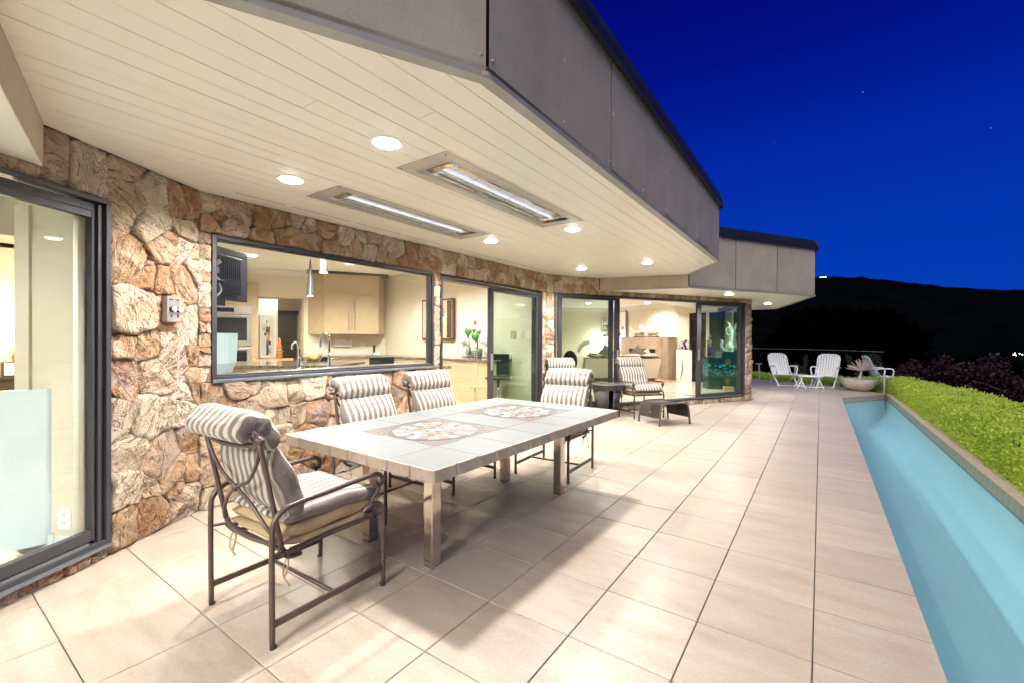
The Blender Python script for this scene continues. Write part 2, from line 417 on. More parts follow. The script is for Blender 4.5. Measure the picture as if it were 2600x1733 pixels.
class MB:
    def __init__(s): s.v = []; s.f = []
    def add(s, v, f):
        o = len(s.v); s.v += [tuple(q) for q in v]; s.f += [tuple(i + o for i in g) for g in f]; return s
    def box(s, x0, x1, y0, y1, z0, z1):
        return s.add([(x0, y0, z0), (x1, y0, z0), (x1, y1, z0), (x0, y1, z0), (x0, y0, z1), (x1, y0, z1), (x1, y1, z1), (x0, y1, z1)],
                     [(3, 2, 1, 0), (4, 5, 6, 7), (0, 1, 5, 4), (1, 2, 6, 5), (2, 3, 7, 6), (3, 0, 4, 7)])
    def fbox(s, F, s0, s1, n0, n1, z0, z1):
        return s.add([F(s0, n0, z0), F(s1, n0, z0), F(s1, n1, z0), F(s0, n1, z0), F(s0, n0, z1), F(s1, n0, z1), F(s1, n1, z1), F(s0, n1, z1)],
                     [(0, 1, 2, 3), (7, 6, 5, 4), (4, 5, 1, 0), (5, 6, 2, 1), (6, 7, 3, 2), (7, 4, 0, 3)])
    def hexa(s, lo, hi):
        """two matching polygons, joined"""
        n = len(lo)
        return s.add(list(lo) + list(hi), [tuple(range(n))[::-1], tuple(range(n, 2 * n))] + [(i, (i + 1) % n, n + (i + 1) % n, n + i) for i in range(n)])
    def prism(s, poly, z0, z1): return s.hexa([(x, y, z0) for x, y in poly], [(x, y, z1) for x, y in poly])
    def tube(s, pts, r, seg=8, closed=False, flat=1.0):
        P = [Vector(p) for p in pts]; n = len(P); V = []; Fc = []
        rr = r if isinstance(r, (list, tuple)) else [r] * n
        prev = None
        for i, p in enumerate(P):
            a = P[(i - 1) % n] if closed or i > 0 else P[i]; b = P[(i + 1) % n] if closed or i < n - 1 else P[i]
            t = (b - a); t = t.normalized() if t.length > 1e-9 else Vector((0, 0, 1))
            if prev is None:
                q = Vector((0, 0, 1)) if abs(t.z) < .9 else Vector((1, 0, 0))
                u_ = t.cross(q).normalized()
            else:
                u_ = (prev - t * prev.dot(t)); u_ = u_.normalized() if u_.length > 1e-6 else prev
            prev = u_; v_ = t.cross(u_)
            for k in range(seg):
                an = 2 * math.pi * k / seg
                V.append(p + u_ * math.cos(an) * rr[i] + v_ * math.sin(an) * rr[i] * flat)
        m_ = n if closed else n - 1
        for i in range(m_):
            for k in range(seg):
                a = i * seg + k; b = i * seg + (k + 1) % seg; c = ((i + 1) % n) * seg + (k + 1) % seg; d = ((i + 1) % n) * seg + k
                Fc.append((a, b, c, d))
        if not closed: Fc += [tuple(range(seg))[::-1], tuple(range((n - 1) * seg, n * seg))]
        return s.add(V, Fc)
    def lathe(s, prof, c=(0, 0, 0), seg=24, sx=1., sy=1.):
        V = []; n = len(prof)
        for r_, z in prof:
            for k in range(seg):
                a = 2 * math.pi * k / seg; V.append((c[0] + r_ * sx * math.cos(a), c[1] + r_ * sy * math.sin(a), c[2] + z))
        Fc = [(i * seg + k, i * seg + (k + 1) % seg, (i + 1) * seg + (k + 1) % seg, (i + 1) * seg + k) for i in range(n - 1) for k in range(seg)]
        if prof[0][0] > 1e-4: Fc.append(tuple(range(seg))[::-1])
        if prof[-1][0] > 1e-4: Fc.append(tuple(range((n - 1) * seg, n * seg)))
        return s.add(V, Fc)
    def ball(s, c, r, seg=12, rings=8, sq=(1, 1, 1), rot=None):
        V = []
        for i in range(rings + 1):
            th = math.pi * i / rings
            for k in range(seg):
                a = 2 * math.pi * k / seg
                q = Vector((r * sq[0] * math.sin(th) * math.cos(a), r * sq[1] * math.sin(th) * math.sin(a), r * sq[2] * math.cos(th)))
                if rot: q = rot @ q
                V.append(Vector(c) + q)
        return s.add(V, [(i * seg + k, (i + 1) * seg + k, (i + 1) * seg + (k + 1) % seg, i * seg + (k + 1) % seg) for i in range(rings) for k in range(seg)])
    def build(s, name, mat, parent=None, smooth=False, origin=None, bevel=0, kind=None, label=None):
        me = bpy.data.meshes.new(name)
        v = s.v
        if origin is not None: v = [(a - origin[0], b - origin[1], c - origin[2]) for a, b, c in v]
        me.from_pydata(v, [], s.f)
        me.materials.append(MAT[mat] if isinstance(mat, str) else mat)
        if smooth: me.shade_smooth()
        me.update()
        o = bpy.data.objects.new(name, me); C.objects.link(o)
        if origin is not None: o.location = origin
        if parent: o.parent = parent
        if smooth == 'auto':
            me.set_sharp_from_angle(angle=R(40))
        if bevel:
            b = o.modifiers.new('bevel', 'BEVEL'); b.width = bevel; b.segments = 2; b.limit_method = 'ANGLE'
        if kind: o['kind'] = kind
        if label: o['label'] = label
        return o

def link_mesh(name, me, loc=(0, 0, 0), rz=0, parent=None):
    o = bpy.data.objects.new(name, me); C.objects.link(o); o.location = loc; o.rotation_euler = (0, 0, rz)
    if parent: o.parent = parent
    return o
def thing(name, label, cat, loc=(0, 0, 0), rz=0, group=None):
    o = bpy.data.objects.new(name, None); C.objects.link(o); o.location = loc; o.rotation_euler = (0, 0, rz); o.empty_display_size = .1
    return tag(o, label, cat, group)
def tag(o, label, cat, group=None, kind=None):
    if label: o['label'] = label
    if cat: o['category'] = cat
    if group: o['group'] = group
    if kind: o['kind'] = kind
    return o
KIDS = {}
def kids(o): return [c for c in C.objects if c.parent == o]
def dup(root, loc, rz, label, group=None):
    def cp(o, par):
        c = o.copy(); C.objects.link(c); c.parent = par
        for k in kids(o): cp(k, c)
        return c
    c = cp(root, None); c.location = loc; c.rotation_euler = (0, 0, rz); c['label'] = label
    if group: c['group'] = group
    return c

def clip(poly, a, b, c):
    """keep a*x+b*y<=c of a convex polygon"""
    out = []
    for i, p in enumerate(poly):
        q = poly[(i + 1) % len(poly)]
        dp = a * p[0] + b * p[1] - c; dq = a * q[0] + b * q[1] - c
        if dp <= 0: out.append(p)
        if (dp < 0 < dq) or (dq < 0 < dp):
            t = dp / (dp - dq); out.append((p[0] + (q[0] - p[0]) * t, p[1] + (q[1] - p[1]) * t))
    return out
def area(poly): return .5 * abs(sum(poly[i][0] * poly[(i + 1) % len(poly)][1] - poly[(i + 1) % len(poly)][0] * poly[i][1] for i in range(len(poly))))
def clip_convex(poly, region):
    """region counter-clockwise"""
    for i, p in enumerate(region):
        q = region[(i + 1) % len(region)]
        a, b = (q[1] - p[1]), -(q[0] - p[0]); c = a * p[0] + b * p[1]
        poly = clip(poly, a, b, c)
        if len(poly) < 3: return []
    return poly
# ------------------------------------------------------------------ ground, far hills
def struct(o): o['kind'] = 'structure'; return o
def to_px(p):
    v = Vector(p) - EYE; d = v.dot(f2)
    if d < .1: return None
    return (1300 + 1120 * v.dot(r3) / d, 866.5 - 1120 * v.dot(u3) / d)

FA = Fr(-3.95, 1.42, -30); FC = Fr(-3.95, 0, 0); FD = Fr(-3.95, 6.70, 30)

mb = MB()
N = 48
ring = []
for k, r_ in enumerate((0, 6, 14, 22, 40, 80, 160, 400, 900, 2000, 4500)):
    ring.append([(r_ * math.sin(2 * math.pi * i / N), 6 + r_ * math.cos(2 * math.pi * i / N)) for i in range(N)])
V = []; Fc = []
for k, rg in enumerate(ring):
    for x, y in rg:
        d = math.hypot(x, y - 6)
        az = math.atan2(x, y)
        z = -1.3 - max(0, d - 14) * .16 if d < 80 else (-12 - min(60, (d - 80) * .3))
        V.append((x, y, z))
for k in range(len(ring) - 1):
    for i in range(N): Fc.append((k * N + i, k * N + (i + 1) % N, (k + 1) * N + (i + 1) % N, (k + 1) * N + i))
mb.add(V, Fc); struct(mb.build('ground', 'soil', smooth=True))

# ridge across the valley: elevation angle follows the skyline
mb = MB(); V = []; Fc = []
prof = [(-1600, 600), (900, 610), (1700, 672), (1950, 690), (2073, 702.6), (2123, 700), (2170, 702), (2212, 704), (2272, 709.5), (2346, 719), (2391, 723), (2465, 728), (2600, 732), (3000, 742), (5000, 790)]
def prof_y(x):
    for (a, b), (c, d) in zip(prof, prof[1:]):
        if a <= x <= c: return b + (d - b) * (x - a) / (c - a)
    return prof[-1][1]
NS = 620
for i in range(NS + 1):
    az = -math.pi + 2 * math.pi * i / NS            # measured from the view axis
    if abs(az) < math.radians(62):
        ax = 1300 + 1120 * math.tan(az); sc1 = 1.0
        dirv = (fwd + right * (ax - 1300) / 1120)
    else:
        ax = 1300 + 1120 * math.tan(math.copysign(math.radians(62), az)); sc1 = 1 / math.cos(math.radians(62))
        dirv = (fwd * math.cos(az) + right * math.sin(az)) * sc1
    yy = prof_y(ax) + 1.3 * math.sin(i * 1.7) * math.sin(i * .37) + random.uniform(-.7, .7)
    for k, (dist, hf) in enumerate(((420, -.12), (650, .12), (900, .45), (1200, .80), (1500, 1.0), (1900, .9))):
        h = (861 - yy) / 1120 * 1500 * hf
        V.append((dirv.x * dist, dirv.y * dist, 1.35 + h + (random.uniform(-4, 4) if 0 < k < 4 else 0)))
for i in range(NS):
    for k in range(5): Fc.append((i * 6 + k, (i + 1) * 6 + k, (i + 1) * 6 + k + 1, i * 6 + k + 1))
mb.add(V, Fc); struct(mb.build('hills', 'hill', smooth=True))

def far_lights(name, label, pts, mat, r_):
    b = MB()
    for x, y, dist in pts:
        d = fwd + right * (x - 1300) / 1120 + up * (861 - y) / 1120
        b.ball(EYE + d * dist, r_, 6, 4)
    return tag(b.build(name, mat), label, 'lights', None, 'stuff')
far_lights('ridge_lights', 'cluster of tiny pale lights on top of the dark ridge beside the far roof corner',
           [(2072, 703, 1450), (2075, 702.5, 1450), (2079, 703.5, 1450), (2082, 702, 1450), (2086, 701.6, 1450), (2091, 701, 1450), (2095, 700.5, 1450)], 'city', 1.35)
far_lights('valley_lights', 'small white lights low in the dark valley at the right edge', [(2574, 894, 420), (2580, 895, 420), (2589, 891, 420), (2596, 893, 420), (2577, 890, 420)], 'cityw', .42)
far_lights('hillside_lights', 'two faint points of light on the dark hillside above the white chairs', [(2065, 838, 700), (2098, 841, 700)], 'cityw', .6)

# ------------------------------------------------------------------ deck of square tiles
deck = thing('deck', None, None); deck['kind'] = 'structure'
POOLX = .42
E1 = (1.347, 14.80); E2 = (.41, 16.42); E3 = (-1.76, 17.55); E4 = (-4.6, 18.3)
b = MB()
b.prism([(-4.6, -4.5), (POOLX - .01, -4.5), (POOLX - .01, 13.07), (1.32, 14.62), (1.33, 14.8), (.40, 16.40), (-1.77, 17.52), (-4.6, 18.2)], -.20, -.0075)
b.build('grout_bed', 'grout', deck)
PX, PY, G = .4585, .4475, .0045
full = MB()
ch = .0025
x0, x1, y0, y1 = G / 2 - PX / 2, PX / 2 - G / 2, G / 2 - PY / 2, PY / 2 - G / 2
full.hexa([(x0, y0, -.02), (x1, y0, -.02), (x1, y1, -.02), (x0, y1, -.02)], [(x0, y0, -ch), (x1, y0, -ch), (x1, y1, -ch), (x0, y1, -ch)])
full.hexa([(x0, y0, -ch), (x1, y0, -ch), (x1, y1, -ch), (x0, y1, -ch)], [(x0 + ch, y0 + ch, 0), (x1 - ch, y0 + ch, 0), (x1 - ch, y1 - ch, 0), (x0 + ch, y1 - ch, 0)])
full_me = None
cands = []
for i in range(-10, 4):
    for j in range(-11, 36):
        cx, cy_ = -.02 + (i - .5) * PX, 3.138 + (j + .5) * PY
        # inside the house: skip
        sA = (cx + 3.95) * FA.n[0] + (cy_ - 1.42) * FA.n[1]; sD = (cx + 3.95) * FD.n[0] + (cy_ - 6.70) * FD.n[1]
        if cx < -4.2: continue
        if cy_ < 1.42 and sA < -.30: continue
        if 6.7 < cy_ < 11.4 and sD < -.30: continue
        if cy_ >= 11.4 and (cx + 1.27) * .94 + (cy_ - 11.33) * .34 < -.30 and cy_ < 14.6: continue
        if cy_ >= 14.6 and cx < -3.4: continue
        rect = [(cx + x0, cy_ + y0), (cx + x1, cy_ + y0), (cx + x1, cy_ + y1), (cx + x0, cy_ + y1)]
        polys = []
        lo = clip(rect, 0, 1, 13.08); lo = clip(lo, 1, 0, POOLX) if lo else lo
        hi = clip(rect, 0, -1, -13.08)
        if hi:
            a, bb = (14.61 - 13.08), -(1.327 - .42)
            hi = clip(hi, a, bb, a * .42 + bb * 13.08)
            for p, q in ((E1, E2), (E2, E3), (E3, E4)):
                if not hi: break
                a, bb = (q[1] - p[1]), -(q[0] - p[0]); hi = clip(hi, a, bb, a * p[0] + bb * p[1])
        polys = [q for q in (lo, hi) if len(q) > 2 and area(q) > .004]
        if not polys: continue
        px = to_px((cx, cy_, 0))
        vis = px is not None and -150 < px[0] < 2750 and px[1] < 2050
        size = 1 / max(.3, math.hypot(cx, cy_)) + (10 if vis else 0)
        cands.append((size, cx, cy_, polys, len(polys) == 1 and abs(area(polys[0]) - area(rect)) < 1e-5))
cands.sort(key=lambda q: -q[0])
rest = MB()
for idx, (sz, cx, cy_, polys, whole) in enumerate(cands):
    if idx < 299:
        if whole:
            if full_me is None:
                o = full.build('tile', 'floor', deck); full_me = o.data
            else: o = link_mesh('tile', full_me, parent=deck)
            o.location = (cx, cy_, random.uniform(-.0006, .0006)); o.rotation_euler = (random.uniform(-.0008, .0008), random.uniform(-.0008, .0008), 0)
        else:
            for q in polys:
                MB().prism([(x - cx, y - cy_) for x, y in q], -.02, 0).build('tile', 'floor', deck).location = (cx, cy_, 0)
    else:
        for q in polys: rest.prism(q, -.02, 0)
rest.build('tile_field', 'floor', deck, kind='stuff')

# ------------------------------------------------------------------ long narrow pool
pool = thing('pool', None, None); pool['kind'] = 'structure'
pin = 1.375
b = MB()
b.box(POOLX - .25, pin + .3, -5, 15.4, -.80, -.72)
b.box(POOLX - .14, POOLX - .02, -5, 13.4, -.72, -.022)                     # bank under the deck edge
cv = [(pin + .02, -.72)] + [(pin - .40 + .40 * math.sin(a), -.32 - .40 * math.cos(a)) for a in np.linspace(0, math.pi / 2, 14)] + [(pin, -.13), (pin + .02, -.13)]
b.hexa([(x, -5, z) for x, z in cv], [(x, 14.75, z) for x, z in cv])
dv = Vector((1.327 - .42, 14.61 - 13.08, 0)); ln = dv.length; FE = Fr(.42, 13.08, math.degrees(math.atan2(dv.x, dv.y)))
b.fbox(FE, -.05, ln + .05, -.06, .0, -.72, -.12)
b.build('pool_basin', 'plaster', pool)
MB().prism([(POOLX - .02, -5), (pin, -5), (pin, 14.68), (1.327, 14.61), (.42, 13.08), (POOLX - .02, 13.06)], -.118, -.115).build('water', 'water', pool)
k = 0
y = 14.66
wme = None; cme = None; ome = None
while y > -3.0:
    if wme is None:
        o = MB().box(-.006, 0, -.148 / 2, .148 / 2, -.145, -.004).build('waterline_tile', 'green_tile', pool, bevel=.001); wme = o.data; o.modifiers.clear()
        o2 = MB().box(0.002, .085, -.148 / 2, .148 / 2, -.03, .004).build('coping_tile', 'coping', pool); cme = o2.data
    else: o = link_mesh('waterline_tile', wme, parent=pool); o2 = link_mesh('coping_tile', cme, parent=pool)
    o.location = (pin, y, 0); o2.location = (pin, y, random.uniform(-.001, .001))
    y -= .153
b = MB(); b.box(pin + .087, pin + .115, -5, 14.78, -.9, .012); b.box(pin + .025, pin + .087, -5, 14.78, -.5, -.031); b.build('outer_edge', 'skirt', pool)
k = 0.005; kme = None
while k < ln:
    if kme is None: o = MB().fbox(Fr(0, 0, FE.h), 0, .150, .0, .012, -.14, -.002).build('end_tile', 'skirt', pool); kme = o.data
    else: o = link_mesh('end_tile', kme, parent=pool)
    o.location = FE(k, 0, 0); k += .155

# ------------------------------------------------------------------ the house
house = thing('house', 'low flat-roofed house with fieldstone walls, wide sliding glass doors and deep cream soffits', 'house')

wall = MB()
# terrace wall, window side
wall.fbox(FC, 1.36, 3.96, -.16, -.03, 0, 1.015); wall.fbox(FC, 1.36, 1.50, -.16, -.031, 1.015, 2.175); wall.fbox(FC, 1.36, 6.74, -.16, -.030, 2.175, 3.2)
wall.fbox(FC, 3.96, 4.075, -.16, -.030, 0, 2.175); wall.fbox(FC, 6.572, 6.72, -.16, -.030, 0, 2.175); wall.fbox(FC, 4.075, 6.572, -.16, -.02, 0, .095)
wall.fbox(FA, -.70, .03, -.16, -.03, 0, 3.2); wall.fbox(FA, -4.6, -.70, -.16, -.031, 2.19, 3.2); wall.fbox(FA, -4.6, -.70, -.16, -.02, 0, .085); wall.fbox(FA, -4.8, -4.45, -.16, -.03, .085, 2.19)
wall.fbox(FD, -.03, .165, -.16, -.031, 0, 2.175); wall.fbox(FD, -.03, 5.33, -.16, -.03, 2.175, 3.2); wall.fbox(FD, 5.115, 5.33, -.16, -.031, .095, 2.175); wall.fbox(FD, .165, 5.33, -.16, -.022, 0, .095)
FEo = Fr(-1.275, 11.32, -20)
wall.fbox(FEo, -.02, .30, -.16, -.03, 0, 3.2); wall.fbox(FEo, .30, 2.9, -.16, -.03, 2.2, 3.2); wall.fbox(FEo, .30, 2.9, -.16, -.03, 0, .10)
sw = wall.build('stone_wall', 'mortar', house)

def stone(F, poly, rings, prot, seed):
    rnd = random.Random(seed)
    n = len(poly)
    cx = sum(p[0] for p in poly) / n; cz = sum(p[1] for p in poly) / n
    # smooth and roughen the outline
    P = poly
    for _ in range(2):
        Q = []
        for i in range(len(P)):
            a, c = P[i], P[(i + 1) % len(P)]
            w_ = .93 if _ == 0 else .85
            Q += [(a[0] * w_ + c[0] * (1 - w_), a[1] * w_ + c[1] * (1 - w_)), (a[0] * (1 - w_) + c[0] * w_, a[1] * (1 - w_) + c[1] * w_)]
        P = Q
    NP = 18 if rings < 5 else 32
    a1, a2, a3 = rnd.uniform(0, 6.28), rnd.uniform(0, 6.28), rnd.uniform(0, 6.28)
    per = [0]
    for i in range(len(P)): per.append(per[-1] + math.dist(P[i], P[(i + 1) % len(P)]))
    L = per[-1]; out = []
    for k in range(NP):
        t = L * k / NP; i = max(j for j in range(len(P)) if per[j] <= t)
        u = (t - per[i]) / max(1e-6, per[i + 1] - per[i]); a, c = P[i], P[(i + 1) % len(P)]
        out.append((a[0] + (c[0] - a[0]) * u, a[1] + (c[1] - a[1]) * u))
    size = math.sqrt(area(poly))
    o2 = []
    for p in out:
        aa = math.atan2(p[1] - cz, p[0] - cx)
        k_ = 1.015 + .035 * math.sin(3 * aa + a1) + .030 * math.sin(5 * aa + a2) + .022 * math.sin(8 * aa + a3) + rnd.uniform(-.028, .028)
        o2.append((cx + (p[0] - cx) * k_, cz + (p[1] - cz) * k_))
    out = o2
    an = rnd.uniform(0, math.pi); fq = rnd.uniform(25, 60); ph = rnd.uniform(0, 9); sa = rnd.uniform(.0, .010)
    tx, tz = rnd.uniform(-.13, .13), rnd.uniform(-.13, .13); an2 = rnd.uniform(0, 6.28); fac = rnd.uniform(-.35, .1); fo = rnd.uniform(-.03, .05)
    def hgt(x, z, edge):
        u = (x - cx) * math.cos(an) + (z - cz) * math.sin(an)
        h = prot * (1 - max(0, (edge - .92) / .08) ** 2 * .75) + fac * abs((x - cx) * math.cos(an2) + (z - cz) * math.sin(an2) - fo) + sa * math.sin(u * fq + ph + 2 * math.sin(8 * (x + z))) + (x - cx) * tx + (z - cz) * tz + rnd.uniform(-.006, .006) * (1 if rings > 4 else .6)
        return max(h, .004 + .010 * (1 - edge))
    V = [F(cx, -.045, cz)]; V = []
    for p in out: V.append(F(p[0], -.04, p[1]))
    rr = [1.0, .965, .82, .55, .3] if rings < 5 else [1.0, .975, .91, .76, .58, .38, .18]
    for k, r_ in enumerate(rr):
        for p in out:
            x, z = cx + (p[0] - cx) * r_, cz + (p[1] - cz) * r_
            V.append(F(x, (-.020 if k == 0 else -.03 + hgt(x, z, r_)), z))
    V.append(F(cx, -.03 + hgt(cx, cz, 0), cz))
    Fc = []
    R_ = len(rr)
    for k in range(R_):
        for i in range(NP):
            Fc.append((k * NP + i, k * NP + (i + 1) % NP, (k + 1) * NP + (i + 1) % NP, (k + 1) * NP + i))
    c_ = len(V) - 1
    for i in range(NP): Fc.append((R_ * NP + i, R_ * NP + (i + 1) % NP, c_))
    m_ = MB(); m_.add(V, Fc)
    m_.build('stone', 'stone', sw, smooth=True, origin=tuple(F(cx, 0, cz)))

NST = [0]
def stones(F, s0, s1, z0, z1, size, prot=.040, rings=4, aspect=1.25, seed=1):
    rnd = random.Random(seed)
    W, H = s1 - s0, z1 - z0
    rows = max(1, round(H / size)); seeds = []
    for r_ in range(rows):
        x = rnd.uniform(.2, .8) * size
        while x < W + size * .2:
            seeds.append((s0 + min(W * .98, x), z0 + (r_ + .5 + (rnd.uniform(-.36, .36) if rows > 1 else 0)) * H / rows))
            x += size * aspect * rnd.uniform(.40, 1.45)
    wt_ = [rnd.choice([0, 0, .10, .22, .34]) * size * size for _ in seeds]
    for i, p in enumerate(seeds):
        poly = [(s0, z0), (s1, z0), (s1, z1), (s0, z1)]
        for j, q in enumerate(seeds):
            if i == j or math.dist(p, q) > size * 5: continue
            a, b_ = q[0] - p[0], q[1] - p[1]; c = (q[0] ** 2 + q[1] ** 2 - p[0] ** 2 - p[1] ** 2 + wt_[i] - wt_[j]) / 2
            poly = clip(poly, a, b_, c)
            if len(poly) < 3: break
        if len(poly) < 3 or area(poly) < .0010: continue
        n = len(poly); cx = sum(t[0] for t in poly) / n; cz = sum(t[1] for t in poly) / n
        sz = math.sqrt(area(poly)); g = 1 - .0045 / sz
        poly = [(cx + (a - cx) * g, cz + (c - cz) * g) for a, c in poly]
        NST[0] += 1
        stone(F, poly, rings, prot * rnd.uniform(.40, 1.10), seed * 1000 + i)

stones(FA, -.70, .0, 0, 2.49, .235, .045, 6, 1.0, seed=3)
stones(FA, -1.05, -.70, 2.195, 2.49, .20, .035, 6, 1.3, seed=4)
stones(FA, -2.6, -1.05, 2.195, 2.265, .075, .03, 4, 3.0, seed=5)
stones(FA, -1.6, -.70, .0, .085, .085, .035, 6, 1.8, seed=6)
stones(FC, 1.425, 3.955, 0, 1.0, .205, .045, 6, 1.2, seed=7)
stones(FC, 1.41, 1.50, 1.0, 2.18, .10, .03, 4, 1.4, seed=8)
stones(FC, 1.41, 6.70, 2.18, 2.49, .155, .040, 4, 1.15, seed=9)
stones(FC, 3.962, 4.068, 0, 2.175, .15, .04, 4, 1.2, seed=10)
stones(FC, 6.575, 6.70, 0, 2.175, .12, .035, 4, 1.0, seed=11)
stones(FD, .0, .16, 0, 2.175, .13, .035, 4, 1.0, seed=12)
stones(FD, .0, 1.13, 2.18, 2.49, .15, .035, 4, 1.2, seed=13)
stones(FD, 1.13, 5.33, 2.18, 2.262, .08, .03, 4, 2.2, seed=14)
stones(FD, 5.12, 5.335, .0, 2.262, .155, .04, 4, 1.0, seed=15)
stones(FD, .165, 5.12, 0, .095, .09, .035, 4, 1.6, seed=16)
stones(FEo, .0, .29, 0, 2.262, .20, .035, 4, 1.0, seed=17)
print('stones', NST[0])

# ------------------------------------------------------------------ soffits
PL = (-1.915, .108); P1 = (-1.20, 1.52); P2 = (-1.22, 6.97); P3 = (-1.895, 8.10)
WR = (-3.40, 7.70); WL = (-3.425, .50)
main = [PL, P1, P2, P3, WR, (-3.97, 6.72), (-3.97, 1.42), WL]
HEAT = [(-2.335, -1.87, 1.965, 3.865), (-3.388, -2.945, 1.95, 3.80)]      # flange outlines
OPEN = [(a + .095, c - .095, d + .13, e - .13) for a, c, d, e in HEAT]
soff = MB().prism(main, 2.520, 2.54).build('soffit', 'joint', house)
rb = random.Random(11)
x = -1.195
BW = .1315
while x > -4.0:
    xa, xb = x - BW + .0016, x - .0016
    if x > -3.74 and x - BW < -3.76 and False: pass
    ys = sorted([-.5, 9] + [rb.uniform(1, 7.6)] + ([rb.uniform(.8, 8)] if rb.random() < .5 else []))
    for ya, yb in zip(ys, ys[1:]):
        rects = [(xa, xb, ya + .0012, yb - .0012)]
        for hx0, hx1, hy0, hy1 in OPEN:
            nr = []
            for r0, r1, q0, q1 in rects:
                if r1 <= hx0 or r0 >= hx1 or q1 <= hy0 or q0 >= hy1: nr.append((r0, r1, q0, q1)); continue
                if q0 < hy0: nr.append((r0, r1, q0, hy0))
                if q1 > hy1: nr.append((r0, r1, hy1, q1))
                if r0 < hx0: nr.append((r0, hx0, max(q0, hy0), min(q1, hy1)))
                if r1 > hx1: nr.append((hx1, r1, max(q0, hy0), min(q1, hy1)))
            rects = nr
        m_ = MB()
        dz = rb.uniform(-.0006, .0006)
        for r0, r1, q0, q1 in rects:
            pl = clip_convex([(r0, q0), (r1, q0), (r1, q1), (r0, q1)], main)
            if len(pl) > 2 and area(pl) > 1e-4: m_.prism(pl, 2.49 + dz, 2.505)
        if len(rects) == 2 and rects[0][0] == rects[1][0] and rects[0][1] == rects[1][1]:
            for r0, r1, q0, q1 in rects:
                pl = clip_convex([(r0, q0), (r1, q0), (r1, q1), (r0, q1)], main)
                if len(pl) > 2: MB().prism(pl, 2.49 + dz, 2.505).build('soffit_board', 'soffit', soff)
        elif m_.v: m_.build('soffit_board', 'soffit', soff)
    x -= BW
# perforated vent strip near the wall
for ya, yb in ((1.60, 1.985), (2.055, 2.64), (2.71, 3.25), (3.32, 3.89), (4.245, 4.9), (4.97, 5.8), (5.86, 6.68)):
    m_ = MB(); yy = ya
    while yy < yb - .02: m_.box(-3.777, -3.769, yy, yy + .022, 2.4885, 2.4895); yy += .030
    m_.build('vent_slot', 'joint', soff)

def low_soffit(poly, hd, nm):
    base = MB().prism(poly, 2.285, 2.30).build(nm, 'joint', house)
    a = R(hd); dx, dy = math.sin(a), math.cos(a)
    cxx = sum(p[0] for p in poly) / len(poly); cyy = sum(p[1] for p in poly) / len(poly)
    u = -6
    while u < 6:
        c0 = cxx * dy - cyy * dx + u
        pl = clip(clip(poly, dy, -dx, c0 + BW - .0016), -dy, dx, -c0)
        if len(pl) > 2 and area(pl) > 1e-3: MB().prism(pl, 2.265, 2.280).build('soffit_board', 'soffit', base)
        u += BW
    return base
Q_ = (-.105, 11.055); R_ = (-1.08, 15.1)
low_soffit([P3, Q_, R_, (-1.75, 15.2), (-3.0, 14.2), (-3.52, 7.72)], 30, 'far_soffit')
QL = (-.105, -2.85)
low_soffit([QL, PL, (-3.50, .512), (-2.3, -2.85)], 150, 'near_soffit')

# roof decks above
RF = MB()
RF.prism([(-.9, -4), QL, (-1.95, .15), (-1.26, 1.55), (-1.27, 6.95), (-1.95, 8.05), (-.16, 11.03), (-1.12, 15.05), (-3.4, 15.6), (-6.5, 16.9), (-11, 14.5), (-11, -4)], 3.21, 3.25)
RF.build('roof', 'roofcap', house)

# fascia panels, screws, cap flashing
dzi = [0]
scr = MB().ball((0, 0, 0), .009, 8, 5, (1, 1, 1)); scr_me = None
def fascia(name, p, q, z0, z1, seams, cap=True, drip=True, screws=True, stop=None):
    global scr_me
    h = math.degrees(math.atan2(q[0] - p[0], q[1] - p[1])); L = math.dist(p, q)
    F = Fr(p[0], p[1], h)
    base = MB().fbox(F, -.02, L + .02, -.09, -.055, z0 + .03, z1).build(name, 'dark', house)
    ss = [0] + seams + [L]
    for a in ss: MB().fbox(F, a - .0078, a + .0078, -.030, -.0035, z0 + .02, z1 - .005).build('seam_strip', 'seam', base)
    for a, b_ in zip(ss, ss[1:]):
        mid = ((a + b_) / 2)
        o = MB().fbox(F, a + .0080, b_ - .0080, -.020, 0, z0 + .012, z1).build('fascia_panel', 'fascia', base, origin=tuple(F(mid, 0, (z0 + z1) / 2)), bevel=.002)
        if screws:
            zs = [z0 + .09, z0 + .44, z0 + .79] if z1 - z0 > .7 else [z0 + .11]
            for z in zs:
                for s_ in ([a + .035, mid, b_ - .035] if b_ - a > .8 else [a + .035, b_ - .035]):
                    if scr_me is None: so = scr.build('screw', 'brushed', o, smooth=True); scr_me = so.data
                    else: so = link_mesh('screw', scr_me, parent=o)
                    so.location = F(s_, .001, z) - Vector(o.location)
    dzi[0] += .0007; q0_ = z0 - dzi[0]
    if drip:
        d = MB(); d.fbox(F, -.003, L + .003, -.05, .004, q0_ - .003, q0_ + .008); d.fbox(F, -.003, L + .003, .004, .010, q0_ - .004, q0_ + .018)
        d.build('drip_edge', 'drip', base)
    if cap:
        d = MB(); d.fbox(F, -.03, L + .03, -.10, .045, z1 - .01, z1 + .035)
        d.hexa([F(-.03, -.10, z1 + .035), F(L + .03, -.10, z1 + .035), F(L + .03, .045, z1 + .035), F(-.03, .045, z1 + .035)],
               [F(-.03, -.10, z1 + .17), F(L + .03, -.10, z1 + .17), F(L + .03, .01, z1 + .17), F(-.03, .01, z1 + .17)])
        d.fbox(F, -.03, L + .03, .045, .052, z1 - .03, z1 + .05)
        d.build('roof_edge_cap', 'roofcap', base)
    return base
MB().lathe([(.03, 2.487), (.03, 2.505)], (P1[0] - .012, P1[1] - .004, 0), 12).build('drip_corner', 'drip', house)
fascia('fascia', PL, P1, 2.49, 3.30, [])
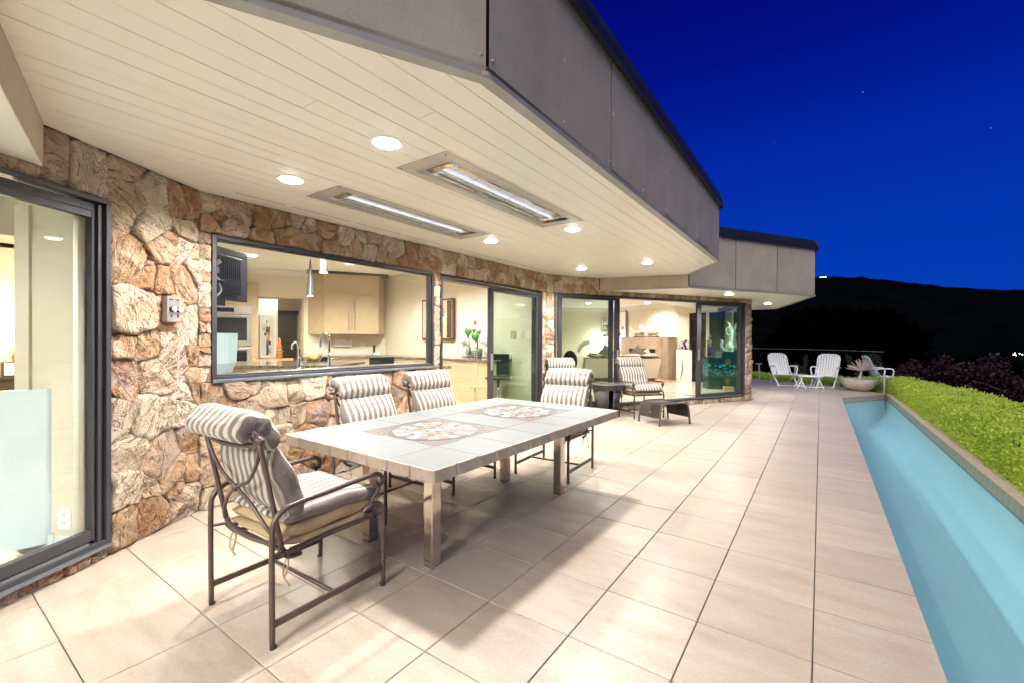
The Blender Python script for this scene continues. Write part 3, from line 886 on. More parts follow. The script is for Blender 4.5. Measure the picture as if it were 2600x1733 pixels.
fascia('fascia', P1, P2, 2.49, 3.30, [1.40, 2.75, 4.055])
fascia('fascia', P2, P3, 2.49, 3.30, [], screws=False)
fascia('fascia', P3, Q_, 2.265, 3.235, [1.15, 2.29])
fascia('fascia', Q_, R_, 2.265, 3.235, [1.4, 2.8], screws=False)
fascia('fascia', QL, PL, 2.265, 3.235, [1.15, 2.29], screws=False)
fascia('soffit_step', WR, P3, 2.265, 2.489, [], cap=False, drip=True)
fascia('soffit_step', PL, WL, 2.265, 2.489, [], cap=False, drip=False, screws=False)
# ------------------------------------------------------------------ doors and windows
def rect_frame(m_, F, s0, s1, z0, z1, w_, n0, n1, wb=None):
    wb = wb or w_
    m_.fbox(F, s0, s0 + w_, n0, n1, z0, z1); m_.fbox(F, s1 - w_, s1, n0, n1, z0, z1)
    m_.fbox(F, s0 + w_, s1 - w_, n0, n1, z1 - w_, z1); m_.fbox(F, s0 + w_, s1 - w_, n0, n1, z0, z0 + wb)
def leaf(F, s0, s1, z0, z1, n, parent, glass='glass', w_=.055, handle=None, wl=None, wr=None, gn='door_leaf'):
    f = MB(); wl = wl or w_; wr = wr or w_
    f.fbox(F, s0, s0 + wl, n - .022, n + .022, z0, z1); f.fbox(F, s1 - wr, s1, n - .022, n + .022, z0, z1)
    f.fbox(F, s0 + wl, s1 - wr, n - .020, n + .020, z1 - .045, z1); f.fbox(F, s0 + wl, s1 - wr, n - .020, n + .020, z0, z0 + .065)
    o = f.build(gn, 'frame', parent, bevel=.003)
    MB().fbox(F, s0 + wl - .004, s1 - wr + .004, n - .004, n + .004, z0 + .06, z1 - .04).build('pane', glass, o)
    if handle:
        hs, hz0, hz1 = handle
        hm = MB(); hm.fbox(F, hs - .021, hs + .021, n + .022, n + .034, hz0, hz1); hm.fbox(F, hs - .006, hs + .006, n + .034, n + .050, hz0 + .03, hz1 - .03)
        hm.build('handle', 'brushed', o, bevel=.003)
    return o

# kitchen window
wi = thing('kitchen_window', None, None); wi.parent = house
f = MB(); rect_frame(f, FC, 1.505, 3.957, 1.012, 2.172, .030, -.09, -.012); rect_frame(f, FC, 1.535, 3.927, 1.042, 2.142, .014, -.085, -.035)
f.build('window_frame', 'frame', wi, bevel=.003)
m_ = MB(); m_.fbox(FC, 1.50, 3.96, -.012, .022, .995, 1.020); m_.build('sill', 'track', wi, bevel=.003)
MB().fbox(FC, 1.548, 3.914, -.066, -.058, 1.054, 2.130).build('pane', 'glass', wi)

# breakfast door in the terrace wall
dC = thing('breakfast_door', None, None); dC.parent = house
f = MB(); rect_frame(f, FC, 4.075, 6.572, .095, 2.140, .035, -.15, -.005, .03)
f.fbox(FC, 6.44, 6.537, -.15, -.105, .12, 2.105); f.fbox(FC, 6.50, 6.537, -.10, -.03, .12, 2.105)
f.build('door_frame', 'frame', dC, bevel=.003)
t = MB()
for k in range(4): t.fbox(FC, 4.11, 6.53, -.03 - k * .033, -.02 - k * .033, .122, .138)
t.build('track', 'track', dC)
leaf(FC, 5.115, 6.46, .14, 2.10, -.045, dC, 'glass_green', handle=(5.150, .90, 1.14), wl=.085, wr=.06)
leaf(FC, 5.165, 6.44, .14, 2.10, -.095, dC, 'glass', wl=.05, wr=.05)

# living room door in the angled wall
dD = thing('living_room_door', None, None); dD.parent = house
f = MB(); rect_frame(f, FD, .165, 5.115, .097, 2.178, .040, -.15, -.005, .03)
f.fbox(FD, 5.03, 5.075, -.15, -.10, .12, 2.13)
f.build('door_frame', 'frame', dD, bevel=.003)
t = MB()
for k in range(4): t.fbox(FD, .21, 5.07, -.03 - k * .033, -.02 - k * .033, .124, .142)
t.build('track', 'track', dD)
leaf(FD, .30, 1.50, .145, 2.135, -.095, dD, 'glass_green', wl=.06, wr=.085)
leaf(FD, .255, 1.62, .145, 2.135, -.045, dD, 'glass', wl=.03, wr=.10, handle=(1.57, .93, 1.16))
leaf(FD, 3.66, 5.03, .145, 2.135, -.045, dD, 'glass_green', wl=.115, wr=.06, handle=(3.70, .93, 1.16))
leaf(FD, 3.74, 5.04, .145, 2.135, -.095, dD, 'glass', wl=.05, wr=.05)

# study door next to the camera
dA = thing('study_door', None, None); dA.parent = house
f = MB(); rect_frame(f, FA, -4.45, -.705, .087, 2.190, .030, -.06, .008, .03)
f.fbox(FA, -.755, -.735, -.05, -.018, .117, 2.148); f.fbox(FA, -.775, -.755, -.05, -.004, .117, 2.148); f.fbox(FA, -.788, -.775, -.05, -.022, .117, 2.148)
f.fbox(FA, -4.40, -.788, -.05, -.02, 2.118, 2.148); f.fbox(FA, -4.40, -.788, -.05, -.008, 2.100, 2.118)
f.build('door_frame', 'frame', dA, bevel=.003)
t = MB()
for k in range(3): t.fbox(FA, -4.40, -.83, -.012 - k * .024, -.004 - k * .024, .117, .134)
t.fbox(FA, -4.40, -.72, .008, .03, .075, .090)
t.build('track', 'track', dA)
leaf(FA, -2.9, -.790, .137, 2.105, -.034, dA, 'glass', wl=.06, wr=.014)

# corner window on the far side of the living room
dE = thing('corner_window', None, None); dE.parent = house
f = MB(); rect_frame(f, FEo, .30, 2.88, .10, 2.20, .045, -.14, -.03); f.build('window_frame', 'frame', dE)
MB().fbox(FEo, .34, 2.84, -.09, -.08, .14, 2.16).build('pane', 'glass_green', dE)

# ------------------------------------------------------------------ rooms
def room(poly, z0, z1, nm, fm='ifloor', wm='cream', skip=()):
    r_ = thing(nm, None, None); r_.parent = house
    MB().prism(poly, z0 - .03, z0).build('room_floor', fm, r_)
    MB().prism(poly, z1, z1 + .04).build('room_ceiling', 'ceil', r_)
    n = len(poly)
    for i in range(n):
        if i in skip: continue
        p, q = poly[i], poly[(i + 1) % n]
        h = math.degrees(math.atan2(q[0] - p[0], q[1] - p[1])); L = math.dist(p, q); F = Fr(p[0], p[1], h)
        MB().fbox(F, -.02, L + .02, .0, .05, z0 - .03, z1 + .04).build('room_wall', wm, r_)      # ccw polygon: right side is outside
    return r_
KX, KY = -8.1, 6.56
kit = [(-4.11, 1.47), (-4.11, 6.56), (KX, KY), (-9.785 + .0, 3.642), (-10.6, 2.23), (-10.6, 1.47)]
# build the back wall with a doorway by hand (edge 2,3 skipped)
kr = room(kit, .10, 2.75, 'kitchen', skip=(0, 2, 3))
KB = Fr(KX, KY, 30)
b = MB()
b.fbox(KB, -1.684, .02, -.12, 0, .07, 2.79); b.fbox(KB, -5.2, -2.52, -.12, 0, .07, 2.79); b.fbox(KB, -2.52, -1.684, -.12, 0, 2.155, 2.79)
b.build('room_wall', 'cream', kr)
b = MB(); b.fbox(KB, -1.72, -1.684, -.13, .012, .10, 2.19); b.fbox(KB, -2.52, -1.684, -.13, .012, 2.155, 2.19); b.build('door_casing', 'cab', kr)
# hall behind the doorway
b = MB(); b.fbox(KB, -4.4, -.9, -2.7, -2.6, .07, 2.5); b.fbox(KB, -4.4, -.9, -2.6, -.12, .04, .10); b.fbox(KB, -4.4, -.9, -2.6, -.12, 2.45, 2.5); b.fbox(KB, -.95, -.9, -2.6, -.12, .10, 2.45); b.fbox(KB, -4.4, -4.35, -2.6, -.12, .10, 2.45)
b.fbox(KB, -3.6, -2.20, -.72, -.62, .10, 2.45)
b.build('hall_wall', 'cream', kr)
b = MB(); b.fbox(KB, -2.36, -1.86, -2.60, -2.55, .10, 1.95)
hd_ = b.build('hall_door', 'slat', kr)
for k in range(9): MB().fbox(KB, -2.34 + k * .053, -2.295 + k * .053, -2.55, -2.540, .14, 1.93).build('slat', 'slat', hd_)
MB().fbox(KB, -2.40, -1.82, -2.60, -2.57, 1.95, 2.06).build('door_casing', 'wood', kr)
MB().tube([KB(-2.24, -2.54, 1.02), KB(-2.24, -2.48, 1.02), KB(-2.14, -2.48, 1.02)], .01).build('handle', 'brushed', hd_)
b = MB(); b.fbox(KB, -2.6, -1.88, .0, .22, .905, .945); b.build('shelf', 'lightwood', kr)
# crown moulding
b = MB()
for k, (o_, hh) in enumerate(((.10, .03), (.07, .07), (.035, .11))): b.fbox(KB, -5, 0, .0, o_, 2.75 - hh, 2.75 - hh + .045)
b.build('crown_moulding', 'ceil', kr)

liv = [(-4.12, 6.78), (-1.46, 11.38), (-2.13, 14.02), (-3.70, 14.46), (-6.45, 16.25), (-10.4, 13.5), (-10.4, 6.70), (-4.2, 6.70)]
lr = room(liv, .10, 2.55, 'living_room', skip=(0, 1, 2, 7))
G = Fr(-3.70, 14.46, 180 - 74.34)      # back wall right part: s runs to the right, right normal is the far side... room side n<0? handled below
b = MB()
GL = math.dist((-2.13, 14.02), (-3.70, 14.46))
gh = math.degrees(math.atan2(-2.13 + 3.70, 14.02 - 14.46)); G = Fr(-3.70, 14.46, gh)            # right normal points to the room
b.fbox(G, -.05, .36, -.10, .0, .07, 2.59); b.fbox(G, .36, GL, -.10, 0, 2.17, 2.59); b.fbox(G, .90, 1.0, -.10, 0, .10, 2.17); b.fbox(G, 1.35, GL + .03, -.10, 0, .10, 2.17)
b.build('room_wall', 'cream', lr)
b = MB(); b.fbox(G, -.02, 1.3, .0, .14, 2.17, 2.42); b.build('beam', 'cream', lr)
b = MB(); rect_frame(b, G, .36, .90, .10, 2.17, .035, -.08, -.02); b.build('window_frame', 'frame', lr)
MB().fbox(G, .39, .87, -.06, -.05, .13, 2.14).build('pane', 'glass', lr)
MB().fbox(G, .98, 1.36, -.08, -.02, .10, 2.17).build('dark_panel', 'slate', lr)
b = MB(); b.fbox(G, 1.0, 1.04, -.02, .0, .10, 2.17); b.build('panel_frame', 'frame', lr)
# the stone pier seen through that window
b = MB().fbox(Fr(-3.9, 15.2, gh), .1, 1.2, -.3, -.1, -.3, 2.6).build('outer_stone_wall', 'mortar', house)
sw_keep = sw; sw = b
stones(Fr(-3.9, 15.2, gh), .1, 1.2, -.1, 2.5, .26, .05, 4, 1.1, seed=31)
sw = sw_keep
b = MB()
for (p, q) in (((-3.70, 14.46), (-6.45, 16.25)), ((-6.45, 16.25), (-10.4, 13.5))):
    h = math.degrees(math.atan2(q[0] - p[0], q[1] - p[1])); F = Fr(*p, h); L = math.dist(p, q)
    for o_, hh in ((.16, .035), (.11, .08), (.05, .13)): b.fbox(F, 0, L, -o_, 0, 2.55 - hh, 2.55 - hh + .05)
b.build('crown_moulding', 'ceil', lr)

st = [(-4.02, 1.36), (-10.6, 1.36), (-10.6, -3.6), (-1.3, -3.6), (-1.86, -2.52)]
# study: walls except the glazed side
sr = room(st, .10, 2.50, 'study', fm='bluewhite', skip=(4,))
SF = Fr(-3.545, .655, -120)
b = MB(); b.fbox(SF, .032, .385, -.0, .16, .10, 2.5); b.build('stub_wall', 'cream', sr)
b = MB(); b.fbox(SF, .052, .30, -.012, .0, .10, .19); b.build('skirting_board', 'white', sr)
b = MB(); b.fbox(SF, .30, .392, -.016, .17, .10, 2.12); b.build('door_casing', 'cream', sr)
b = MB(); b.box(-5.2, -5.05, -3.5, 1.36, 2.12, 2.5); b.build('header', 'cream', sr)
b = MB()
for o_, hh in ((.16, .035), (.11, .08), (.05, .13)): b.box(-10.6 + 2.9, -7.7 + o_, -3.4, 1.36, 2.5 - hh, 2.5 - hh + .05)
b.box(-7.75, -7.65, -3.6, 1.36, .10, 2.5)
b.build('back_wall', 'cream', sr)

# ------------------------------------------------------------------ lights
def down_lamp(parent, z, power, size=.07, col=(1, .968, .915)):
    L = bpy.data.lights.new('lamp', 'SPOT'); L.spot_size = R(154); L.spot_blend = .60; L.shadow_soft_size = size; L.energy = power * 2.75; L.color = col
    o = bpy.data.objects.new('lamp', L); C.objects.link(o); o.parent = parent; o.location = (0, 0, z)
    return o
dl_me = []
def downlight(x, y, z, label, group, power=None, r_=.078, reflector=False, halo=True):
    t = thing('downlight', label, 'ceiling light', (x, y, z), 0, group)
    if not dl_me:
        m_ = MB(); m_.lathe([(r_, .0), (r_ * 1.0, -.004), (r_ * 1.16, -.005), (r_ * 1.20, -.001), (r_ * 1.20, 0)], seg=32)
        a = m_.build('trim_ring', 'white', t, smooth='auto')
        m_ = MB(); m_.lathe([(0.0005, -.022), (r_ * .5, -.019), (r_ * .85, -.011), (r_ * .995, -.002)], seg=32)
        b_ = m_.build('lens', 'lens', t, smooth=True); dl_me.extend([a.data, b_.data])
    else:
        link_mesh('trim_ring', dl_me[0], parent=t); link_mesh('lens', dl_me[1], parent=t)
    down_lamp(t, -.03 - .0, power or LAMP)
    return t
gS = 'round downlights in the cream soffit'
downlight(-2.08, 1.69, 2.4895, 'largest and nearest round downlight in the soffit, beside the near end of the right-hand heater', gS)
downlight(-3.13, 1.69, 2.4895, 'round downlight between the stone wall and the near end of the left-hand heater', gS)
downlight(-3.16, 4.07, 2.4895, 'round downlight just beyond the far end of the left-hand heater', gS)
downlight(-2.11, 4.10, 2.4895, 'round downlight just beyond the far end of the right-hand heater', gS)
downlight(-3.17, 6.47, 2.4895, 'far small downlight in the main soffit on the stone wall side', gS)
downlight(-2.11, 6.50, 2.4895, 'far small downlight in the main soffit near its outer corner', gS)
downlight(-1.504, 9.70, 2.2645, 'downlight in the lower far soffit above the living room doors', gS)
downlight(-1.092, 12.64, 2.2645, 'farthest downlight in the lower far soffit beyond the stone pier', gS)
downlight(-1.50, -1.40, 2.2645, 'unseen fill downlight added in the near lower soffit beside the camera position', gS, LAMP * 1.5)  # out-of-view lamp added for light balance, brighter than the visible ones
downlight(-1.0, -2.1, 2.2645, 'unseen fill downlight added in the near lower soffit behind the camera position', gS, LAMP * 2.2)  # second added lamp out of view, boosted to reach the pool
gI = 'recessed ceiling lights inside the house'
for x, y, z, lb in ((-5.3, 3.2, 2.749, 'ceiling light inside the kitchen above the window counter'), (-6.6, 5.2, 2.749, 'ceiling light inside the kitchen in front of the wall cabinet'), (-7.9, 3.6, 2.749, 'ceiling light inside the kitchen before the ovens'), (-5.0, 5.4, 2.749, 'ceiling light inside the kitchen over the drawer counter')):
    downlight(x, y, z, lb, gI, 22 if y > 5.3 else 36, halo=False)
for x, y, lb in ((-4.6, 9.0, 'ceiling light inside the living room behind the left glass door'), (-3.3, 12.2, 'ceiling light inside the living room over the pale floor'), (-6.3, 13.4, 'ceiling light inside the living room above the sofa'), (-4.6, 14.2, 'ceiling light inside the living room in front of the fireplace'), (-2.6, 12.6, 'ceiling light inside the living room above the navy plinths')):
    downlight(x, y, 2.549, lb, gI, 30, halo=False)
downlight(-3.3, -.9, 2.499, 'ceiling light inside the study behind the near sliding door', gI, 19, halo=False)
downlight(-6.2, .3, 2.499, 'ceiling light inside the study near the table lamp', gI, 30, halo=False)
t = thing('downlight', 'ceiling light in the hall behind the kitchen doorway', 'ceiling light', tuple(KB(-2.6, -1.6, 2.449)), 0, gI)
link_mesh('trim_ring', dl_me[0], parent=t); link_mesh('lens', dl_me[1], parent=t); down_lamp(t, -.012, 9)
t = thing('downlight', 'ceiling light in the hall close to the abstract painting', 'ceiling light', tuple(KB(-2.30, -.35, 2.449)), 0, gI)
link_mesh('trim_ring', dl_me[0], parent=t); link_mesh('lens', dl_me[1], parent=t); down_lamp(t, -.012, 6)

# patio heaters
def heater(i, lb):
    x0, x1, y0, y1 = HEAT[i]; cx, cy_ = (x0 + x1) / 2, (y0 + y1) / 2
    t = thing('patio_heater', lb, 'heater', (cx, cy_, 2.49), 0, 'flush electric heaters in the soffit')
    hx, hy = (x1 - x0) / 2, (y1 - y0) / 2; ox, oy = hx - .095, hy - .13
    f = MB()
    for a in ((-hx, -ox, -hy, hy), (ox, hx, -hy, hy), (-ox, ox, -hy, -oy), (-ox, ox, oy, hy)): f.box(a[0], a[1], a[2], a[3], -.004, -.0008)
    f.build('flange', 'brushed', t, bevel=.001)
    f = MB()                                    # trough reflector, curved
    prof = [(-ox, 0), (-ox * .92, .014), (-ox * .6, .023), (0, .027), (ox * .6, .023), (ox * .92, .014), (ox, 0)]
    V = []; 
    for yy in (-oy, oy): V += [(px_, yy, pz) for px_, pz in prof]
    n = len(prof); f.add(V, [(k, k + 1, n + k + 1, n + k) for k in range(n - 1)] + [tuple(range(n)), tuple(range(n, 2 * n))[::-1]])
    f.build('reflector', 'reflector', t, smooth='auto')
    f = MB()
    for s_ in (-1, 1): f.box(s_ * ox * .80 - .008, s_ * ox * .80 + .008, -oy + .12, oy - .12, .004, .010)
    f.build('rail', 'steel', t)
    for yy in (-oy + .06, oy - .06):
        MB().box(-ox * .8, ox * .8, yy - .03, yy + .03, .004, .024).build('end_bracket', 'steel', t, bevel=.006)
    MB().tube([(0, -oy + .09, .012), (0, oy - .09, .012)], .0105, 10).build('heating_tube', 'tube_shine', t, smooth=True)  # unlit tube; its glow imitates reflected light
    for k in range(7):
        yy = -oy + .12 + k * (2 * oy - .24) / 6
        MB().tube([(-ox, yy + (.03 if k % 2 else -.03), -.002), (ox, yy - (.03 if k % 2 else -.03), -.002)], .0022, 5).build('guard_wire', 'steel', t)
    f = MB()
    for xx in (-.03, .03): f.tube([(xx, -oy, -.003), (xx, oy, -.003)], .0020, 5)
    f.build('long_guard_wire', 'steel', t)
    f = MB()
    for yy in np.arange(-oy, oy, .028):
        for xx in (-ox - .012, ox + .012, -ox - .024, ox + .024): f.box(xx - .003, xx + .003, yy, yy + .007, -.0046, -.0041)
    for xx in np.arange(-ox, ox, .028):
        for yy in (-oy - .014, oy + .014, -oy - .03, oy + .03): f.box(xx, xx + .007, yy - .003, yy + .003, -.0046, -.0041)
    f.build('perforations', 'dark', t, kind='stuff')
    for xx in (-hx + .03, hx - .03):
        for yy in (-hy + .03, 0, hy - .03): MB().ball((xx, yy, -.004), .005, 8, 4).build('screw', 'steel', t)
heater(0, 'long brushed steel heater recessed in the soffit nearest its outer edge')
heater(1, 'long brushed steel heater recessed in the soffit nearest the stone wall')
# ------------------------------------------------------------------ soft cushions
def soft(path, width, thick, seg=22, e1=.30, e2=.55, wr=.004, wprof=None, seed=0, name='cushion', mat='stripe', parent=None, cap=3):
    """cushion swept along a path in the local YZ plane; width runs along X"""
    rnd = random.Random(seed)
    P = spline([(0, y, z) for y, z in path], 6)
    n = len(P)
    T = [thick[0]] * n
    kk = len(thick) - 1
    for i in range(n):
        u = i / (n - 1) * kk; a = min(kk - 1, int(u)); f = u - a; f = f * f * (3 - 2 * f)
        T[i] = thick[a] * (1 - f) + thick[a + 1] * f
    V = []; Fc = []
    ph = [rnd.uniform(0, 6) for _ in range(6)]
    for i, p in enumerate(P):
        a = P[max(0, i - 1)]; b = P[min(n - 1, i + 1)]; t = (b - a).normalized()
        nr = Vector((0, -t.z, t.y))
        q = min(i, n - 1 - i) / cap
        endk = 1.0 if q >= 1 else math.sqrt(max(.0, 1 - (1 - q) ** 2)) * .85 + .15
        wk = (1.0 if q >= 1 else .955 + .045 * q)
        if wprof: wk *= wprof(i / (n - 1))
        for k in range(seg):
            an = 2 * math.pi * k / seg
            cx = math.copysign(abs(math.cos(an)) ** e1, math.cos(an)); sx_ = math.copysign(abs(math.sin(an)) ** e2, math.sin(an))
            x = cx * width / 2 * wk
            h = T[i] / 2 * endk
            wob = wr * (math.sin(x * 24 + ph[0] + i * .45) + math.sin(x * 41 - i * .6 + ph[1]) * .6 + math.sin(i * .9 + ph[2]) * .5) * (1 if abs(sx_) > .3 else .5)
            y_ = nr * (sx_ * h + wob)
            V.append((x + wr * math.sin(i * .8 + ph[3]) * (abs(cx) > .9), p.y + y_.y, p.z + y_.z))
    for i in range(n - 1):
        for k in range(seg): Fc.append((i * seg + k, (i + 1) * seg + k, (i + 1) * seg + (k + 1) % seg, i * seg + (k + 1) % seg))
    Fc += [tuple(range(seg)), tuple(range((n - 1) * seg, n * seg))[::-1]]
    m_ = MB(); m_.add(V, Fc)
    return m_.build(name, mat, parent, smooth=True)

# ------------------------------------------------------------------ patio dining chair
def make_chair(label, loc, rz, group):
    t = thing('patio_chair', label, 'chair', loc, rz, group)
    for s in (-1, 1):
        X = s * .290
        rear = [(X, -.305, 0), (X, -.308, .25), (X, -.308, .47), (X, -.300, .545), (X, -.255, .590), (X, -.18, .603), (X, 0, .612), (X, .18, .622), (X, .255, .622), (X, .290, .600), (X, .287, .568), (X, .262, .556), (X, .243, .572), (X, .250, .590)]
        MB().tube(spline(rear, 4), .0125, 10).build('rear_leg_and_arm', 'metal', t, smooth=True)
        fr = [(X, .300, 0), (X, .300, .25), (X, .300, .375), (X, .292, .430), (X * .985, .262, .462), (X * .95, .215, .455), (s * .262, .19, .43)]
        MB().tube(spline(fr, 4), .0125, 10).build('front_leg', 'metal', t, smooth=True)
        MB().tube(spline([(X, .275, .560), (X, .262, .525), (X * .99, .235, .500), (X * .97, .225, .468), (X * .95, .225, .452)], 4), .009, 8).build('arm_scroll', 'metal', t, smooth=True)
        m_ = MB(); m_.box(X - .008, X + .008, -.300, .295, .088, .118); m_.build('side_rail', 'metal', t, bevel=.003)
        for yy in (-.30, .295): MB().lathe([(.0115, 0), (.0135, .002), (.0135, .010), (.0125, .012)], (X, yy, 0), 10).build('foot_cap', 'darkgrey', t)
        m_ = MB(); m_.tube([(s * .258, -.235, .40), (X, -.305, .40)], .008, 8); m_.tube([(s * .258, .235, .40), (X, .298, .40)], .008, 8); m_.tube([(s * .262, .235, .392), (s * .262, .235, .418)], .015, 10)
        m_.build('seat_bracket', 'metal', t)
        up_ = [(s * .245, -.150, .345), (s * .250, -.200, .350), (s * .252, -.232, .375), (s * .255, -.250, .43), (s * .257, -.300, .68), (s * .258, -.345, .90)]
        MB().tube(spline(up_, 4), .0115, 8).build('back_upright', 'metal', t, smooth=True)
        m_ = MB(); m_.ball((s * .262, -.352, .912), .021, 12, 8, (1.15, 1, 1)); m_.ball((s * .284, -.352, .912), .015, 10, 6)
        m_.build('back_finial', 'metal', t, smooth=True)
    m_ = MB(); m_.tube([(-.285, 0, .103), (.285, 0, .103)], .010, 8); m_.build('cross_rail', 'metal', t, smooth=True)
    sf = spline([(-.245, -.23, .385), (.245, -.23, .385), (.258, -.20, .385), (.258, .21, .392), (.245, .245, .392), (-.245, .245, .392), (-.258, .21, .392), (-.258, -.20, .385)], 3, True)
    MB().tube(sf, .011, 8, True).build('seat_frame', 'metal', t, smooth=True)
    top = [(-.258, -.343, .895), (-.15, -.362, .878), (0, -.372, .872), (.15, -.362, .878), (.258, -.343, .895)]
    MB().tube(spline(top, 5), .0115, 8).build('top_rail', 'metal', t, smooth=True)
    low = [(-.252, -.246, .43), (-.15, -.272, .418), (0, -.280, .414), (.15, -.272, .418), (.252, -.246, .43)]
    MB().tube(spline(low, 5), .0105, 8).build('lower_rail', 'metal', t, smooth=True)
    for s in (-1, 1):
        c_ = [(s * .250, -.340, .875), (s * .215, -.335, .80), (s * .12, -.325, .705), (0, -.320, .655), (-s * .11, -.305, .59), (-s * .20, -.285, .50), (-s * .243, -.262, .44)]
        MB().tube(spline(c_, 5), .0085, 8).build('back_cross_bar', 'metal', t, smooth=True)
    m_ = MB(); m_.ball((0, -.325, .655), .020, 12, 8, (1, .8, 1)); m_.build('cross_boss', 'metal', t, smooth=True)
    # two seat pads: plain under, striped on top
    soft([(-.235, .418), (-.10, .410), (.10, .410), (.275, .420)], .515, [.036, .050, .050, .046], wr=.0035, seed=3, name='under_cushion', mat='beige', parent=t)
    soft([(-.225, .470), (-.10, .462), (.10, .462), (.26, .470)], .525, [.060, .085, .088, .066], wr=.005, seed=5, name='seat_cushion', mat='beige', parent=t)
    soft([(-.235, .518), (-.10, .526), (.10, .527), (.235, .518), (.305, .478)], .535, [.045, .072, .080, .078, .045], wr=.004, seed=6, name='seat_pad', mat='stripe', parent=t)
    # back pad and its head roll, folded over the top rail
    soft([(-.150, .515), (-.182, .60), (-.222, .72), (-.270, .862)], .530, [.080, .112, .118, .055], wr=.005, seed=8, name='back_cushion', mat='stripe', parent=t)
    soft([(-.272, .850), (-.292, .925), (-.328, .972), (-.372, .985), (-.408, .955), (-.410, .905)], .512, [.050, .095, .105, .100, .090, .050], wr=.005, seed=9, name='head_roll', mat='stripe', parent=t)
    # fabric ties
    for s in (-1, 1):
        x = s * .248
        for dx, dy, dz in ((.055, -.02, -.105), (-.045, .01, -.120)):
            MB().tube(spline([(x, -.215, .352), (x + dx * .3, -.215 + dy, .345), (x + dx * .7, -.215 + dy * 2, .30), (x + dx, -.215 + dy, .352 + dz)], 4), .0045, 5, flat=.4).build('tie', 'beige', t, smooth=True)
        MB().ball((x, -.213, .352), .012, 8, 5).build('knot', 'beige', t, smooth=True)
        for dz in (-.05, -.075): MB().tube(spline([(s * .255, .262, .438), (s * .272, .285, .425), (s * .262 + dz * .2 * s, .292, .438 + dz)], 4), .004, 5, flat=.5).build('tie', 'beige', t, smooth=True)
    return t
gc = 'striped patio chairs round the dining table'
ch0 = make_chair('striped patio chair nearest the camera with its brown metal back towards us', (-2.245, 1.270, 0), R(1.5), gc)
dup(ch0, (-2.90, 2.38, 0), R(-90 + 2), 'striped patio chair by the stone wall side of the table, nearer of the two', gc)
dup(ch0, (-2.90, 3.14, 0), R(-90 - 1), 'striped patio chair by the stone wall side of the table, farther of the two', gc)
dup(ch0, (-2.245, 3.985, 0), R(180 + 3), 'striped patio chair at the far end of the tiled table facing the camera', gc)
g2 = 'striped patio chairs outside the living room doors'
dup(ch0, (-2.66, 7.80, 0), R(-129), 'striped patio chair behind the wicker ottoman, its whole seat in view', g2)
dup(ch0, (-3.50, 6.66, 0), R(-128), 'striped patio chair mostly hidden behind the far end chair, left of the wicker side table', g2)

# ------------------------------------------------------------------ tiled dining table
T0 = (-2.185, 2.655)
tb = thing('dining_table', 'large patio dining table topped with pale tiles and two round stone mosaics, on steel legs', 'table', (T0[0], T0[1], 0), R(-.6))
W2_, L2_ = .690, 1.140; ZT = .722
MB().box(-W2_ + .012, W2_ - .012, -L2_ + .012, L2_ - .012, .665, ZT - .0075).build('table_core', 'grout', tb)
xs = [-W2_ + .014, -.345, 0, .345, W2_ - .014]; ys = [-L2_ + .014, -.782, -.4525, -.123, .209, .5345, .866, L2_ - .014]
mos = []
def ttile(x0, x1, y0, y1):
    g = .0016
    MB().box(x0 + g, x1 - g, y0 + g, y1 - g, ZT - .0075, ZT + random.uniform(-.0004, .0004)).build('top_tile', 'tabletile', tb, bevel=.0012)
for j in range(7):
    for i in range(4):
        inner = i in (1, 2) and j in (1, 2, 4, 5)
        if not inner: ttile(xs[i], xs[i + 1], ys[j], ys[j + 1])
